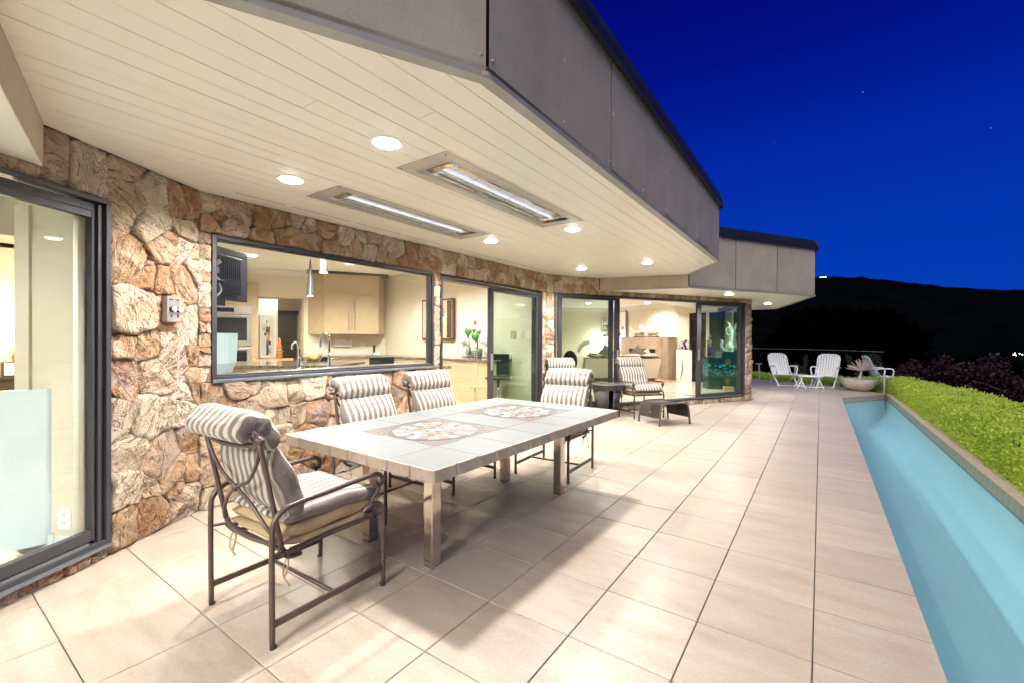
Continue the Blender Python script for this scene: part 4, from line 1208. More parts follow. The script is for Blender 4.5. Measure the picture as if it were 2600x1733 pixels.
# mosaics
pieces = {}
def wedge(r0, r1, a0, a1, cx, cy_, name, mat, parent, key=None, z=.0015, n=3):
    k = (name, mat, round(r0, 4), round(a1 - a0, 4), round(r1, 4))
    if k in pieces:
        o = link_mesh(name, pieces[k], parent=parent)
    else:
        da = a1 - a0
        out = [(r1 * math.cos(da * t / n), r1 * math.sin(da * t / n)) for t in range(n + 1)] + [(r0 * math.cos(da * t / n), r0 * math.sin(da * t / n)) for t in range(n, -1, -1)]
        if r0 < 1e-4: out = out[:n + 1] + [(0, 0)]
        o = MB().prism(out, -.006, z).build(name, mat, parent); pieces[k] = o.data
    o.location = (cx, cy_, ZT - .0015); o.rotation_euler = (0, 0, a0); return o
for cy_ in ((ys[1] + ys[3]) / 2, (ys[4] + ys[6]) / 2):
    hw = .3435; hy = (ys[3] - ys[1]) / 2 - .002
    mp = MB().box(-hw, hw, cy_ - hy, cy_ + hy, ZT - .008, ZT - .0022).build('mosaic', 'mosaic_c', tb)
    n = 24
    for k in range(48): wedge(.292, .318, 2 * math.pi * k / 48 + .006, 2 * math.pi * (k + 1) / 48 - .006, 0, cy_, 'mosaic_piece', 'mosaic_c', mp, n=1, z=.001)
    for k in range(n):
        a0 = 2 * math.pi * k / n + .1
        wedge(.205, .285, a0 + .012, a0 + 2 * math.pi / n - .012, 0, cy_, 'mosaic_piece', ('mosaic_b', 'mosaic_a', 'mosaic_b', 'mosaic_d', 'mosaic_b', 'mosaic_a')[k % 6], mp)
    for k in range(24):
        a0 = 2 * math.pi * k / 24
        wedge(.168, .194, a0 + .012, a0 + 2 * math.pi / 24 - .012, 0, cy_, 'mosaic_piece', ('mosaic_b', 'mosaic_b', 'mosaic_c')[k % 3], mp, n=1)
    for k in range(12):
        a0 = 2 * math.pi * k / 12
        wedge(.075, .162, a0 + .02, a0 + 2 * math.pi / 12 - .02, 0, cy_, 'mosaic_piece', ('mosaic_a', 'mosaic_d', 'mosaic_b')[(k % 3) if k % 6 == 2 else k % 2], mp)
    for k in range(8):
        a0 = 2 * math.pi * k / 8
        wedge(.0, .068, a0 + .03, a0 + 2 * math.pi / 8 - .03, 0, cy_, 'mosaic_piece', ('mosaic_b', 'mosaic_c')[k % 2], mp)
    bs = .040; brick = None
    for a in np.arange(-hw + .004, hw - bs * .6, bs):
        for b_ in np.arange(-hy + .004, hy - bs * .6, bs):
            w1, w2 = min(bs, hw - a) - .003, min(bs, hy - b_) - .003
            far = math.hypot(max(abs(a), abs(a + w1)), max(abs(b_), abs(b_ + w2))); near = math.hypot(min(abs(a), abs(a + w1)), min(abs(b_), abs(b_ + w2)))
            if near > .320:
                if brick is None: o = MB().box(0, w1, 0, w2, -.006, .001).build('mosaic_piece', 'mosaic_a', mp); brick = o.data
                else: o = link_mesh('mosaic_piece', brick, parent=mp)
                o.location = (a, cy_ + b_, ZT - .0015)
# skirt of edge tiles
def skirt(F, L, n):
    me = None
    for k in range(n):
        w_ = L / n
        if me is None:
            m_ = MB()
            m_.fbox(Fr(0, 0, F.h), .0028, w_ - .0028, -.014, 0, -.064, .0005)
            o = m_.build('edge_tile', 'skirt', tb, bevel=.004); me = o.data; bv = True
        else:
            o = link_mesh('edge_tile', me, parent=tb); b_ = o.modifiers.new('bevel', 'BEVEL'); b_.width = .004; b_.segments = 2; b_.limit_method = 'ANGLE'
        o.location = F(k * w_, random.uniform(-.0008, .0008), ZT)
skirt(Fr(W2_, -L2_, 0), 2 * L2_, 14); skirt(Fr(-W2_, L2_, 180), 2 * L2_, 14); skirt(Fr(-W2_, -L2_, 90), 2 * W2_, 8); skirt(Fr(W2_, L2_, -90), 2 * W2_, 8)
LX, LY = (-1.853 - T0[0]), (1.853 - T0[1])
for sx, sy in ((1, -1), (-1, -1), (1, 1), (-1, 1)):
    cx, cy_ = sx * (LX - .036) * 1.0, sy * (-LY - .036)
    m_ = MB(); m_.box(cx - .037, cx + .037, cy_ - .037, cy_ + .037, .004, .665); o = m_.build('leg', 'steel', tb, bevel=.004)
    MB().box(cx - .034, cx + .034, cy_ - .034, cy_ + .034, 0, .006).build('foot_pad', 'dark', o)
m_ = MB(); 
for s in (-1, 1): m_.box(s * (LX - .06) - .012, s * (LX - .06) + .012, LY + .08, -LY - .08, .625, .664)
m_.build('under_frame', 'metal', tb)

# ------------------------------------------------------------------ wicker ottoman
ot = thing('wicker_ottoman', 'low arched dark wicker ottoman standing on the tiles before the living room doors', 'ottoman', (-2.10, 7.355, 0), R(0))
A_ = math.atan2(7.484 - 6.961, -1.735 + 2.065)          # direction of the arch (feet 2 to 3)
ot.rotation_euler = (0, 0, A_)                           # local X runs along the arch, local Y across it
hx, hy = .31, .245
arch = [(-hx, 0), (-hx + .012, .12), (-hx + .03, .25), (-hx + .065, .315), (-hx + .13, .340), (0, .345), (hx - .13, .340), (hx - .065, .315), (hx - .03, .25), (hx - .012, .12), (hx, 0)]
for s in (-1, 1):
    MB().tube(spline([(a, s * hy, z + .002) for a, z in arch], 4), .015, 8).build('leg_arch', 'wickerframe', ot, smooth=True)
pth = spline([(a, 0, z) for a, z in arch if z > .1], 5)
V = []; Fc = []
ny = 25
for i, p in enumerate(pth):
    for k in range(ny):
        yy = -hy + 2 * hy * k / (ny - 1)
        V.append((p.x, yy, p.z - .012 * math.cos(math.pi * yy / (2 * hy)) * (p.z > .3)))
for i in range(len(pth) - 1):
    for k in range(ny - 1): Fc.append((i * ny + k, i * ny + k + 1, (i + 1) * ny + k + 1, (i + 1) * ny + k))
m_ = MB(); m_.add(V, Fc); o = m_.build('woven_panel', 'wickerframe', ot, smooth=True); sd = o.modifiers.new('solid', 'SOLIDIFY'); sd.thickness = .006; sd.offset = 0
# herringbone strands laid over the panel
m_ = MB()
def on_arch(u, yy, lift):
    i = min(len(pth) - 2, max(0, int(u * (len(pth) - 1)))); f_ = u * (len(pth) - 1) - i
    p = pth[i].lerp(pth[i + 1], f_); t_ = (pth[i + 1] - pth[i]).normalized()
    return Vector((p.x - t_.z * lift, yy, p.z + t_.x * lift - .012 * math.cos(math.pi * yy / (2 * hy)) * (p.z > .3)))
for k in range(-8, 52):
    for s in (-1, 1):
        for side in (1, -1):
            q = []
            for j in range(6):
                yy = s * hy * j / 5; u = (k + .5) / 46 + abs(yy) * .55 - .06
                if .005 < u < .995: q.append(on_arch(u, yy, side * .006))
            if len(q) > 2: m_.tube(q, .0042, 4)
m_.build('weave', 'wicker', ot, kind='stuff')
m_ = MB()
for s in (-1, 1): m_.tube([(s * (hx - .013), -hy, .118), (s * (hx - .013), hy, .118)], .011, 8)
m_.build('lower_rail', 'wickerframe', ot, smooth=True)
MB().ball((-hx + .012, -.02, .2), .014, 10, 6, (.3, 1.2, .8)).build('badge', 'brushed', ot)

# ------------------------------------------------------------------ wicker side table
sx_, sy_ = -3.115, 7.43
wt = thing('wicker_side_table', 'round dark wicker side table with a recessed tray top and open panelled side', 'side table', (sx_, sy_, 0), R(20))
m_ = MB(); m_.lathe([(.285, .555), (.292, .563), (.286, .572), (.255, .572), (.245, .560), (.0005, .556)], seg=40); m_.build('tray_top', 'wickerframe', wt, smooth='auto')
m_ = MB(); m_.lathe([(.262, .470), (.275, .50), (.283, .555), (.270, .555)], seg=40); o = m_.build('apron', 'wicker', wt, smooth='auto')
def shell(a0, a1, r0, r1, z0, z1, nm, mat):
    V = []; n = 14; m2 = MB()
    for z, r_ in ((z0, r0), (z1, r1)):
        for k in range(n + 1):
            a = a0 + (a1 - a0) * k / n; V.append((r_ * math.cos(a), r_ * math.sin(a), z))
    m2.add(V, [(k, k + 1, n + 2 + k, n + 1 + k) for k in range(n)])
    o = m2.build(nm, mat, wt, smooth=True); s_ = o.modifiers.new('solid', 'SOLIDIFY'); s_.thickness = .012; return o
shell(R(120), R(275), .20, .262, .03, .48, 'woven_side', 'wicker')
shell(R(-60), R(95), .185, .240, .06, .46, 'inner_panel', 'darkgrey')
for a in (R(-62), R(-10), R(40), R(95), R(120), R(275)):
    MB().tube([(.205 * math.cos(a), .205 * math.sin(a), .0), (.268 * math.cos(a), .268 * math.sin(a), .48)], .009, 8).build('post', 'wickerframe', wt, smooth=True)
for z, r_ in ((.10, .213), (.22, .230), (.35, .248)):
    MB().tube([(r_ * math.cos(a), r_ * math.sin(a), z) for a in np.linspace(R(-62), R(95), 14)], .007, 6).build('band', 'wickerframe', wt, smooth=True)
MB().tube([(.208 * math.cos(a), .208 * math.sin(a), .03) for a in np.linspace(0, 2 * math.pi, 30, endpoint=False)], .012, 6, True).build('base_ring', 'wickerframe', wt, smooth=True)
MB().ball((.283 * math.cos(R(-45)), .283 * math.sin(R(-45)), .52), .014, 10, 6, (.6, 1.2, .8)).build('badge', 'brushed', wt)

# ------------------------------------------------------------------ heater switch on the wall
hc = thing('heater_switch', 'small grey wall plate with two white round dial knobs mounted on the stone', 'switch', tuple(FA(-.285, .028, 1.555)), R(0))
F0 = Fr(0, 0, -30)
m_ = MB(); m_.fbox(F0, -.055, .055, -.03, .012, -.095, .085); m_.build('plate', 'brushed', hc, bevel=.004)
for s in (-.022, .030):
    a = MB(); c0 = F0(s, .012, -.005); c1 = F0(s, .034, -.005); c2 = F0(s, .042, -.005)
    a.tube([c0, c1], .020, 16); o = a.build('knob', 'dark', hc, smooth='auto')
    MB().tube([c1, c2], [.019, .017], 16).build('knob_cap', 'white', o, smooth='auto')
    MB().fbox(F0, s - .004, s + .004, .012, .014, -.062, -.048).build('pointer_mark', 'dark', o)
m_ = MB(); m_.fbox(F0, -.040, -.010, .012, .0125, .058, .066); m_.fbox(F0, .012, .045, .012, .0125, .058, .066); m_.build('plate_print', 'darkgrey', hc)

# ------------------------------------------------------------------ white slatted resin chairs
def white_chair(label, loc, rz, group):
    t = thing('slatted_chair', label, 'chair', loc, rz, group)          # faces +Y
    bw = .30
    def bp(u, x): # back surface
        z = .36 + u * .66; y = -.20 - u * .26 - .03 * math.sin(u * 2.2)
        return Vector((x, y + .035 * (x / bw) ** 2, z))
    def halfw(u): return bw * (.86 + .14 * math.sin(min(1, u * 1.6) * math.pi / 2)) * (math.sqrt(max(0, 1 - ((u - .80) / .20) ** 2)) * .42 + .58 if u > .80 else 1)
    edge = [bp(u, -halfw(u)) for u in np.linspace(0, 1, 14)] + [bp(1, x) for x in np.linspace(-halfw(1) * .8, halfw(1) * .8, 5)] + [bp(u, halfw(u)) for u in np.linspace(1, 0, 14)]
    MB().tube(edge, .016, 8).build('back_frame', 'white', t, smooth=True)
    for k in range(8):
        x = -bw * .84 + k * bw * 1.68 / 7
        us = np.linspace(0, 1, 10); m_ = MB(); V = []
        um = 1.0 if abs(x) < .18 else .955
        for u in us:
            p = bp(u * um, x * (.9 + .1 * u)); V += [(p.x - .029, p.y, p.z), (p.x + .029, p.y, p.z), (p.x + .029, p.y - .012, p.z), (p.x - .029, p.y - .012, p.z)]
        f_ = [(i * 4 + a, i * 4 + (a + 1) % 4, i * 4 + 4 + (a + 1) % 4, i * 4 + 4 + a) for i in range(9) for a in range(4)] + [(3, 2, 1, 0), (36, 37, 38, 39)]
        m_.add(V, f_); m_.build('back_slat', 'white', t)
    for u in (.34, .66):
        MB().tube([bp(u, x) + Vector((0, -.004, 0)) for x in np.linspace(-halfw(u), halfw(u), 6)], .013, 6).build('back_rail', 'white', t)
    for k in range(8):
        x = -.245 + k * .07
        m_ = MB(); pts = [(-.20, .365), (-.05, .345), (.12, .355), (.24, .385), (.285, .375)]
        V = []
        for y_, z_ in pts: V += [(x - .030, y_, z_), (x + .030, y_, z_), (x + .030, y_, z_ - .012), (x - .030, y_, z_ - .012)]
        f_ = [(i * 4 + a, i * 4 + (a + 1) % 4, i * 4 + 4 + (a + 1) % 4, i * 4 + 4 + a) for i in range(4) for a in range(4)] + [(3, 2, 1, 0), (16, 17, 18, 19)]
        m_.add(V, f_); m_.build('seat_slat', 'white', t)
    for s in (-1, 1):
        x = s * .30
        MB().tube(spline([(x, .30, .0), (x, .20, .12), (x, .0, .30), (x * .97, -.12, .40), (x, -.24, .58)], 5), .020, 6, flat=.6).build('leg', 'white', t, smooth=True)
        MB().tube(spline([(x, -.34, .0), (x, -.20, .12), (x, .02, .27), (x, .20, .345), (x, .27, .375)], 5), .020, 6, flat=.6).build('leg', 'white', t, smooth=True)
        MB().tube(spline([(x, -.27, .60), (x * 1.04, -.10, .625), (x * 1.08, .10, .63), (x * 1.08, .19, .60), (x * 1.05, .215, .52), (x, .19, .40), (x, .16, .35)], 5), .021, 8, flat=1.0).build('armrest', 'white', t, smooth=True)
    m_ = MB(); m_.tube([(-.30, .285, .02), (.30, .285, .02)], .013, 6); m_.tube([(-.30, -.33, .02), (.30, -.33, .02)], .013, 6); m_.tube([(-.30, .20, .34), (.30, .20, .34)], .012, 6)
    m_.build('stretcher', 'white', t)
    return t
gw = 'white slatted resin chairs by the glass railing'
wc = white_chair('white slatted resin armchair on the left of the small white table, turned to the right', (-.93, 15.80, 0), R(-150), gw)
dup(wc, (.10, 15.85, 0), R(165), 'white slatted resin armchair on the right of the small white table, facing the camera', gw)
dup(wc, (1.52, 17.55, -.06), R(-75), 'white slatted resin chair side-on beyond the planter, standing in for a reflection in the glass', gw)  # extra chair placed where the railing glass mirrors one
for o_ in C.objects:
    if o_.get('group') == gw: o_.scale = (.93, .93, .93)
# white folding table
t = thing('folding_table', 'small white slatted folding table between the two white armchairs', 'table', (-.27, 15.18, 0), R(12))
for k in range(6):
    MB().box(-.28, .28, -.21 + k * .072, -.21 + k * .072 + .062, .355, .37).build('top_slat', 'white', t)
MB().box(-.285, .285, -.22, .22, .338, .354).build('top_frame', 'white', t, bevel=.003)
for s in (-1, 1):
    x = s * .22
    MB().tube([(x - .10 * s, -.20, .0), (x + .03 * s, -.14, .34)], .014, 6).build('leg', 'white', t); MB().tube([(x + .10 * s, -.20, .0), (x - .05 * s, -.14, .34)], .014, 6).build('leg', 'white', t)
    MB().tube([(x - .10 * s, .20, .0), (x + .03 * s, .14, .34)], .014, 6).build('leg', 'white', t); MB().tube([(x + .10 * s, .20, .0), (x - .05 * s, .14, .34)], .014, 6).build('leg', 'white', t)
for y_ in (-.20, .20): MB().tube([(-.30, y_, .05), (.30, y_, .05)], .010, 6).build('stretcher', 'white', t)

# ------------------------------------------------------------------ planter bowl
t = thing('planter_bowl', 'wide low concrete bowl planter with weathered sides near the pool corner', 'planter', (.86, 14.98 + .35, 0))
prof = [(.19, 0), (.21, .01), (.33, .09), (.395, .20), (.405, .30), (.402, .315), (.375, .317), (.37, .295), (.30, .270), (.0005, .265)]
MB().lathe(prof, seg=40).build('bowl', 'concrete', t, smooth='auto')
MB().lathe([(.365, .272), (.2, .285), (.0005, .29)], seg=24).build('soil', 'soil', t)
tw = thing('twiggy_shrub', 'pale leafless shrub with a round head of fine twigs in the concrete bowl', 'shrub', (.86, 15.33, .285))
MB().tube(spline([(0, 0, 0), (.02, 0, .12), (.05, .01, .26)], 4), [.022, .020, .019, .018, .017, .016, .016, .016, .015], 8).build('trunk', 'twig', tw, smooth=True)
m_ = MB(); rr = random.Random(5)
for k in range(64):
    az = rr.uniform(0, 2 * math.pi); elv = rr.uniform(.05, 1.5); L = rr.uniform(.26, .36)
    d = Vector((math.cos(az) * math.cos(elv), math.sin(az) * math.cos(elv), math.sin(elv) * .8))
    p0 = Vector((.05, .01, .255)); p1 = p0 + d * L * .5 + Vector((0, 0, .01)); p2 = p0 + d * L
    m_.tube([p0, p1, p2], [.006, .005, .004], 4)
    for q in range(4):
        s_ = p1.lerp(p2, rr.random()); dd = (d + Vector((rr.uniform(-.7, .7), rr.uniform(-.7, .7), rr.uniform(-.3, .7)))).normalized()
        m_.tube([s_, s_ + dd * rr.uniform(.05, .11)], [.0032, .0022], 4)
m_.build('twigs', 'twig', tw)

# ------------------------------------------------------------------ frameless glass railing
t = thing('glass_railing', 'frameless glass railing with slim steel posts behind the white chairs', 'railing', (0, 0, 0))
pts = [(-3.6, 18.05), E3, (-.68, 16.99), E2, (.92, 15.55), (1.347, 14.86)]
for i, (p, q) in enumerate(zip(pts, pts[1:])):
    h = math.degrees(math.atan2(q[0] - p[0], q[1] - p[1])); F = Fr(*p, h); L = math.dist(p, q)
    o = MB().fbox(F, .012, L - .012, -.006, .006, .03, 1.07).build('glass_panel', 'rail_glass', t)
    MB().fbox(F, .012, L - .012, -.007, .007, 1.07, 1.078).build('polished_edge', 'drip', o)
for i, p in enumerate(pts):
    top = 1.07 if i < 5 else .52
    o = MB().box(p[0] - .022, p[0] + .022, p[1] - .022, p[1] + .022, 0, .50 if i < 5 else .52).build('post', 'brushed', t, bevel=.004)
    if i < 5:
        m_ = MB(); m_.tube([(p[0], p[1], .50), (p[0], p[1], .56)], .012, 8); m_.tube([(p[0] - .07, p[1] - .01, .55), (p[0] + .07, p[1] - .01, .55)], .012, 8); m_.ball((p[0] - .075, p[1] - .012, .55), .022, 8, 6); m_.ball((p[0] + .075, p[1] - .012, .55), .022, 8, 6)
        m_.build('clamp', 'brushed', o, smooth=True)
    else: MB().box(p[0] - .028, p[0] + .028, p[1] - .028, p[1] + .028, 0, .02).build('base_plate', 'brushed', o)
# ------------------------------------------------------------------ hedges
def leaf_cloud(name, pts, nrm, size, mat, parent=None, seed=1, up_=.5, kind=None):
    rs = np.random.RandomState(seed)
    n = len(pts)
    d = nrm * .7 + rs.normal(0, .75, (n, 3)); d[:, 2] += up_; d /= np.linalg.norm(d, axis=1)[:, None]
    a = rs.normal(0, 1, (n, 3)); s = np.cross(d, a); s /= np.linalg.norm(s, axis=1)[:, None]
    L = size * rs.uniform(.6, 1.9, n)[:, None]; W = L * rs.uniform(.30, .45, n)[:, None]
    base = pts - d * L * .3
    v = np.empty((n, 4, 3)); v[:, 0] = base; v[:, 1] = base + d * L * .5 + s * W; v[:, 2] = base + d * L; v[:, 3] = base + d * L * .5 - s * W
    me = bpy.data.meshes.new(name)
    me.vertices.add(4 * n); me.vertices.foreach_set('co', v.reshape(-1).astype(np.float32))
    me.loops.add(4 * n); me.loops.foreach_set('vertex_index', np.arange(4 * n, dtype=np.int32))
    me.polygons.add(n); me.polygons.foreach_set('loop_start', (np.arange(n, dtype=np.int32) * 4)); me.polygons.foreach_set('loop_total', np.full(n, 4, dtype=np.int32))
    me.materials.append(MAT[mat]); me.update(calc_edges=True); me.validate()
    o = bpy.data.objects.new(name, me); C.objects.link(o)
    if parent: o.parent = parent
    if kind: o['kind'] = kind
    return o
def hedge(name, label, inner, outer, z0, ztop, density, seed, lsize):
    """closed hedge between two polylines (inner = side facing the deck)"""
    t = thing(name, label, 'hedge')
    n = len(inner)
    # resample
    def res(pl, m):
        acc = [0]
        for a, b in zip(pl, pl[1:]): acc.append(acc[-1] + math.dist(a, b))
        out = []
        for k in range(m):
            s_ = acc[-1] * k / (m - 1); i = max(j for j in range(len(pl) - 1) if acc[j] <= s_ + 1e-9); f_ = (s_ - acc[i]) / (acc[i + 1] - acc[i])
            out.append([pl[i][c] + (pl[i + 1][c] - pl[i][c]) * f_ for c in range(len(pl[i]))])
        return out
    m = 120
    I = res(inner, m); O = res(outer, m)
    rs = np.random.RandomState(seed)
    K = 14
    grid = np.zeros((m, K + 1, 3))
    for i in range(m):
        a, b = np.array(I[i][:2]), np.array(O[i][:2]); zt = I[i][2]
        for k in range(K + 1):
            u = k / K
            # section: up the front face, over the rounded shoulder, across, down the back
            if u < .22: f_ = u / .22; x_ = .02 + .05 * f_; z_ = z0 + (zt - .05 - z0) * f_
            elif u < .80: f_ = (u - .22) / .58; x_ = .08 + .84 * f_; z_ = zt - .03 * abs(2 * f_ - 1) ** 3
            else: f_ = (u - .80) / .20; x_ = .93 + .06 * f_; z_ = zt - .05 - (zt - .05 - z0 + .5) * f_
            p = a + (b - a) * x_
            grid[i, k] = (p[0], p[1], z_)
    # gentle lumps
    def lump(x, y): return .028 * np.sin(x * 5.1 + 1.3 * np.sin(y * 2.3)) + .022 * np.sin(y * 4.3 + x * 2.7) + .016 * np.sin(y * 11 + x * 7)
    grid[:, :, 2] += lump(grid[:, :, 0], grid[:, :, 1]) * (grid[:, :, 2] > z0 + .1)
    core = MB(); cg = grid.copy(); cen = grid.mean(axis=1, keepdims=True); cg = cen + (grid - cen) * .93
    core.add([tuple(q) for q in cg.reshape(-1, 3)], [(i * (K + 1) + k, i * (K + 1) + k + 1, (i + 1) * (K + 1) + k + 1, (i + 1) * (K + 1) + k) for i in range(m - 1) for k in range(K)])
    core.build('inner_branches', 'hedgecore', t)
    P = []; Nn = []
    for i in range(m - 1):
        for k in range(K):
            a, b, c, d = grid[i, k], grid[i + 1, k], grid[i + 1, k + 1], grid[i, k + 1]
            nr = np.cross(b - a, d - a); ar = np.linalg.norm(nr)
            if ar < 1e-9: continue
            nr = nr / ar
            cnt = rs.poisson(ar * density * (1.0 if k < K * .86 else .35))
            if cnt:
                u, v = rs.rand(cnt, 1), rs.rand(cnt, 1)
                q = a + (b - a) * u + (d - a) * v
                q = q + nr * rs.normal(-.010, .024, (cnt, 1))
                P.append(q); Nn.append(np.repeat(nr[None], cnt, 0))
    P = np.concatenate(P); Nn = np.concatenate(Nn)
    if Nn[:, 2].mean() < 0: Nn = -Nn
    leaf_cloud('foliage', P, Nn, lsize, 'hedge', t, seed)
    return t, len(P)
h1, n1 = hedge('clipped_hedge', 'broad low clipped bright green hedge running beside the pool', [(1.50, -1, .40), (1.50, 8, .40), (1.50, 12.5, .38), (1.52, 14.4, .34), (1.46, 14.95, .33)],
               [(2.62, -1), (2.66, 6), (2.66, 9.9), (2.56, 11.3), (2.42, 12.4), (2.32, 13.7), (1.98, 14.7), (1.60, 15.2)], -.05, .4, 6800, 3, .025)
h2, n2 = hedge('clipped_hedge', 'clipped green hedge behind the glass railing', [(1.46, 15.0, .32), (1.02, 15.75, .26), (.50, 16.6, .17), (-.60, 17.25, .12), (-1.70, 17.80, .10), (-3.8, 18.4, .10)],
               [(2.3, 15.6), (1.75, 16.6), (1.0, 17.7), (-.2, 18.4), (-1.4, 19.0), (-3.4, 19.8)], -.35, .2, 2600, 5, .034)
print('hedge leaves', n1, n2)
# earth under the hedges
b = MB(); b.prism([(pin + .116, -5), (2.8, -5), (2.8, 12), (2.4, 14.9), (1.2, 17.8), (-1.4, 19.4), (-4.6, 20.2), (-4.6, 18.35), E3, E2, (1.36, 14.85), (pin + .116, 14.79)], -1.3, -.06)
struct(b.build('planting_bed', 'soil'))

# ------------------------------------------------------------------ trees beyond
def tree(name, label, base, h, rad, crown_z, nleaf, lsize, mat, seed, group, squash=.8, limbs=7):
    t = thing(name, label, 'tree', base, 0, group)
    rr = random.Random(seed); rs = np.random.RandomState(seed)
    m_ = MB(); m_.tube(spline([(0, 0, 0), (.08 * rad, 0, h * .3), (-.05 * rad, .05, h * .55), (0, 0, h * .75)], 4), [rad * .09 * (1 - i * .05) for i in range(13)], 8)
    for k in range(limbs):
        a = rr.uniform(0, 6.28); z0 = h * rr.uniform(.3, .65); e = (math.cos(a) * rad * .8, math.sin(a) * rad * .8, min(h * .95, z0 + h * rr.uniform(.15, .3)))
        m_.tube(spline([(0, 0, z0), (e[0] * .5, e[1] * .5, (z0 + e[2]) / 2 + .1), e], 4), [rad * .045 * (1 - i * .08) for i in range(9)], 6)
    m_.build('trunk', 'bark', t, smooth=True)
    cl = []
    for k in range(22):
        a = rr.uniform(0, 6.28); r_ = rad * math.sqrt(rr.random()) * .8; z = crown_z + (h - crown_z) * rr.random()
        cl.append((r_ * math.cos(a), r_ * math.sin(a), z, rad * rr.uniform(.22, .42)))
    P = []; N_ = []
    for cx, cy_, cz, r_ in cl:
        n = nleaf // len(cl); d = rs.normal(0, 1, (n, 3)); d /= np.linalg.norm(d, axis=1)[:, None]
        P.append(np.array([cx, cy_, cz]) + d * r_ * rs.uniform(.5, 1.05, (n, 1)) * np.array([1, 1, squash])); N_.append(d)
    leaf_cloud('crown', np.concatenate(P), np.concatenate(N_), lsize, mat, t, seed, .2)
    return t
gm = 'dark red maples beyond the hedge'
def gp(x, dist, z):
    d = fwd + right * (x - 1300) / 1120
    return (d.x * dist, d.y * dist, z)
tree('maple_tree', 'dark red leafy maple beyond the hedge, left one nearest the railing', gp(2370, 16.5, -1.6), 2.35, 1.15, .9, 5200, .07, 'maroon', 11, gm)
tree('maple_tree', 'dark red leafy maple beyond the hedge at the right edge', gp(2600, 13.5, -1.9), 2.55, 1.35, .9, 6500, .07, 'maroon', 12, gm)
tree('maple_tree', 'dark red leafy maple beyond the hedge between the other two', gp(2490, 15.0, -1.9), 2.25, 1.0, .9, 4200, .07, 'maroon', 13, gm)
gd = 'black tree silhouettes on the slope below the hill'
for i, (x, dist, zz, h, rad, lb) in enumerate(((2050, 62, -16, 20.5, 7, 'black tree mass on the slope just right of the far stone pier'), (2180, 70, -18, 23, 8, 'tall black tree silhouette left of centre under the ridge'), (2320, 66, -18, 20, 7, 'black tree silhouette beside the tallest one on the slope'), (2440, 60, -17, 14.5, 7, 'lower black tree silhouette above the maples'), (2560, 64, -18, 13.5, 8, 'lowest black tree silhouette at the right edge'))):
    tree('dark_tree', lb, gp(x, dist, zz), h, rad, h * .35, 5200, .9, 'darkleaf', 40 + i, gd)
# ------------------------------------------------------------------ kitchen
t = thing('window_counter', 'dark speckled granite counter with a sink just inside the kitchen window', 'counter', (0, 0, 0))
MB().box(-5.15, -4.115, 1.50, 4.45, .955, .995).build('worktop', 'granite', t, bevel=.003)
MB().box(-5.10, -4.115, 1.50, 4.42, .10, .953).build('base_cabinet', 'cab', t)
MB().box(-4.98, -4.62, 2.55, 3.25, .985, .9965).build('sink', 'brushed', t, bevel=.01)
def faucet(label, loc, h, r_, reach, big):
    t = thing('faucet', label, 'faucet', loc, R(100), 'chrome faucets at the kitchen window')
    m_ = MB(); m_.lathe([(.028, 0), (.028, .012), (.018, .02), (.016, h * .45), (.014, h * .45 + .004)], seg=16); m_.build('base', 'chrome', t, smooth='auto')
    MB().tube(spline([(0, 0, h * .4), (0, 0, h * .75), (0, .02, h * .93), (0, reach * .5, h), (0, reach * .92, h * .92), (0, reach, h * .72)], 6), r_, 10).build('spout', 'chrome', t, smooth=True)
    MB().tube([(.015, 0, h * .25), (.075, 0, h * .28)], .008, 8).build('lever', 'chrome', t, smooth=True)
    if big: MB().tube([(0, reach, h * .73), (0, reach, h * .58)], [.016, .020], 12).build('spray_head', 'chrome', t, smooth=True)
faucet('smaller chrome gooseneck faucet, left of the two in the kitchen window', (-5.05, 2.825, .995), .31, .011, .12, False)
faucet('taller bright chrome faucet, right of the two in the kitchen window', (-4.93, 3.14, .995), .41, .014, .15, True)
t = thing('glass_vessel', 'tall pale frosted octagonal container in the left corner of the kitchen window', 'container', (-4.72, 1.83, .995), R(10))
MB().lathe([(.10, .0), (.125, .03), (.165, .12), (.175, .40), (.168, .40), (.16, .13), (.10, .02)], seg=8).build('body', plain('frosted_polycarbonate', (.50, .60, .64), .35, var=.05), t)
MB().lathe([(.12, -.0), (.12, .012), (.10, .012)], seg=8).build('foot', 'darkgrey', t)
# television seen from behind, hung from the ceiling
tv = thing('television', 'back of a black flat television hung in the left corner of the kitchen window', 'television', (-4.90, 1.93, 1.99), R(30))
m_ = MB(); m_.box(-.03, .03, -.75, .36, -.26, .26); m_.build('casing', 'darkgrey', tv, bevel=.01)
m_ = MB(); m_.box(.03, .075, -.70, .22, -.20, .18); m_.build('back_housing', 'dark', tv, bevel=.015)
for k in range(9): MB().box(.0755, .078, -.05 + k * .028, -.038 + k * .028, -.05, .14).build('vent_rib', 'darkgrey', tv)
m_ = MB(); m_.box(.075, .105, -.60, -.06, -.33, -.08); m_.build('connector_box', 'dark', tv, bevel=.004)
for k in range(4): MB().box(.105, .107, -.42, -.20 - .02 * k, -.10 - k * .022, -.094 - k * .022).build('printed_label', 'white', tv)
m_ = MB(); m_.box(.075, .15, -.55, -.20, -.03, .03); m_.tube([(.15, -.38, 0), (.15, -.38, .75)], .03, 10); m_.build('mount_arm', 'brushed', tv)
for s in (-1, 1): MB().hexa([(.08, -.25, s * .03), (.08, -.13, s * .12), (.08, -.10, s * .09), (.08, -.20, s * .02)], [(.10, -.25, s * .03), (.10, -.13, s * .12), (.10, -.10, s * .09), (.10, -.20, s * .02)]).build('bracket', 'brushed', tv)
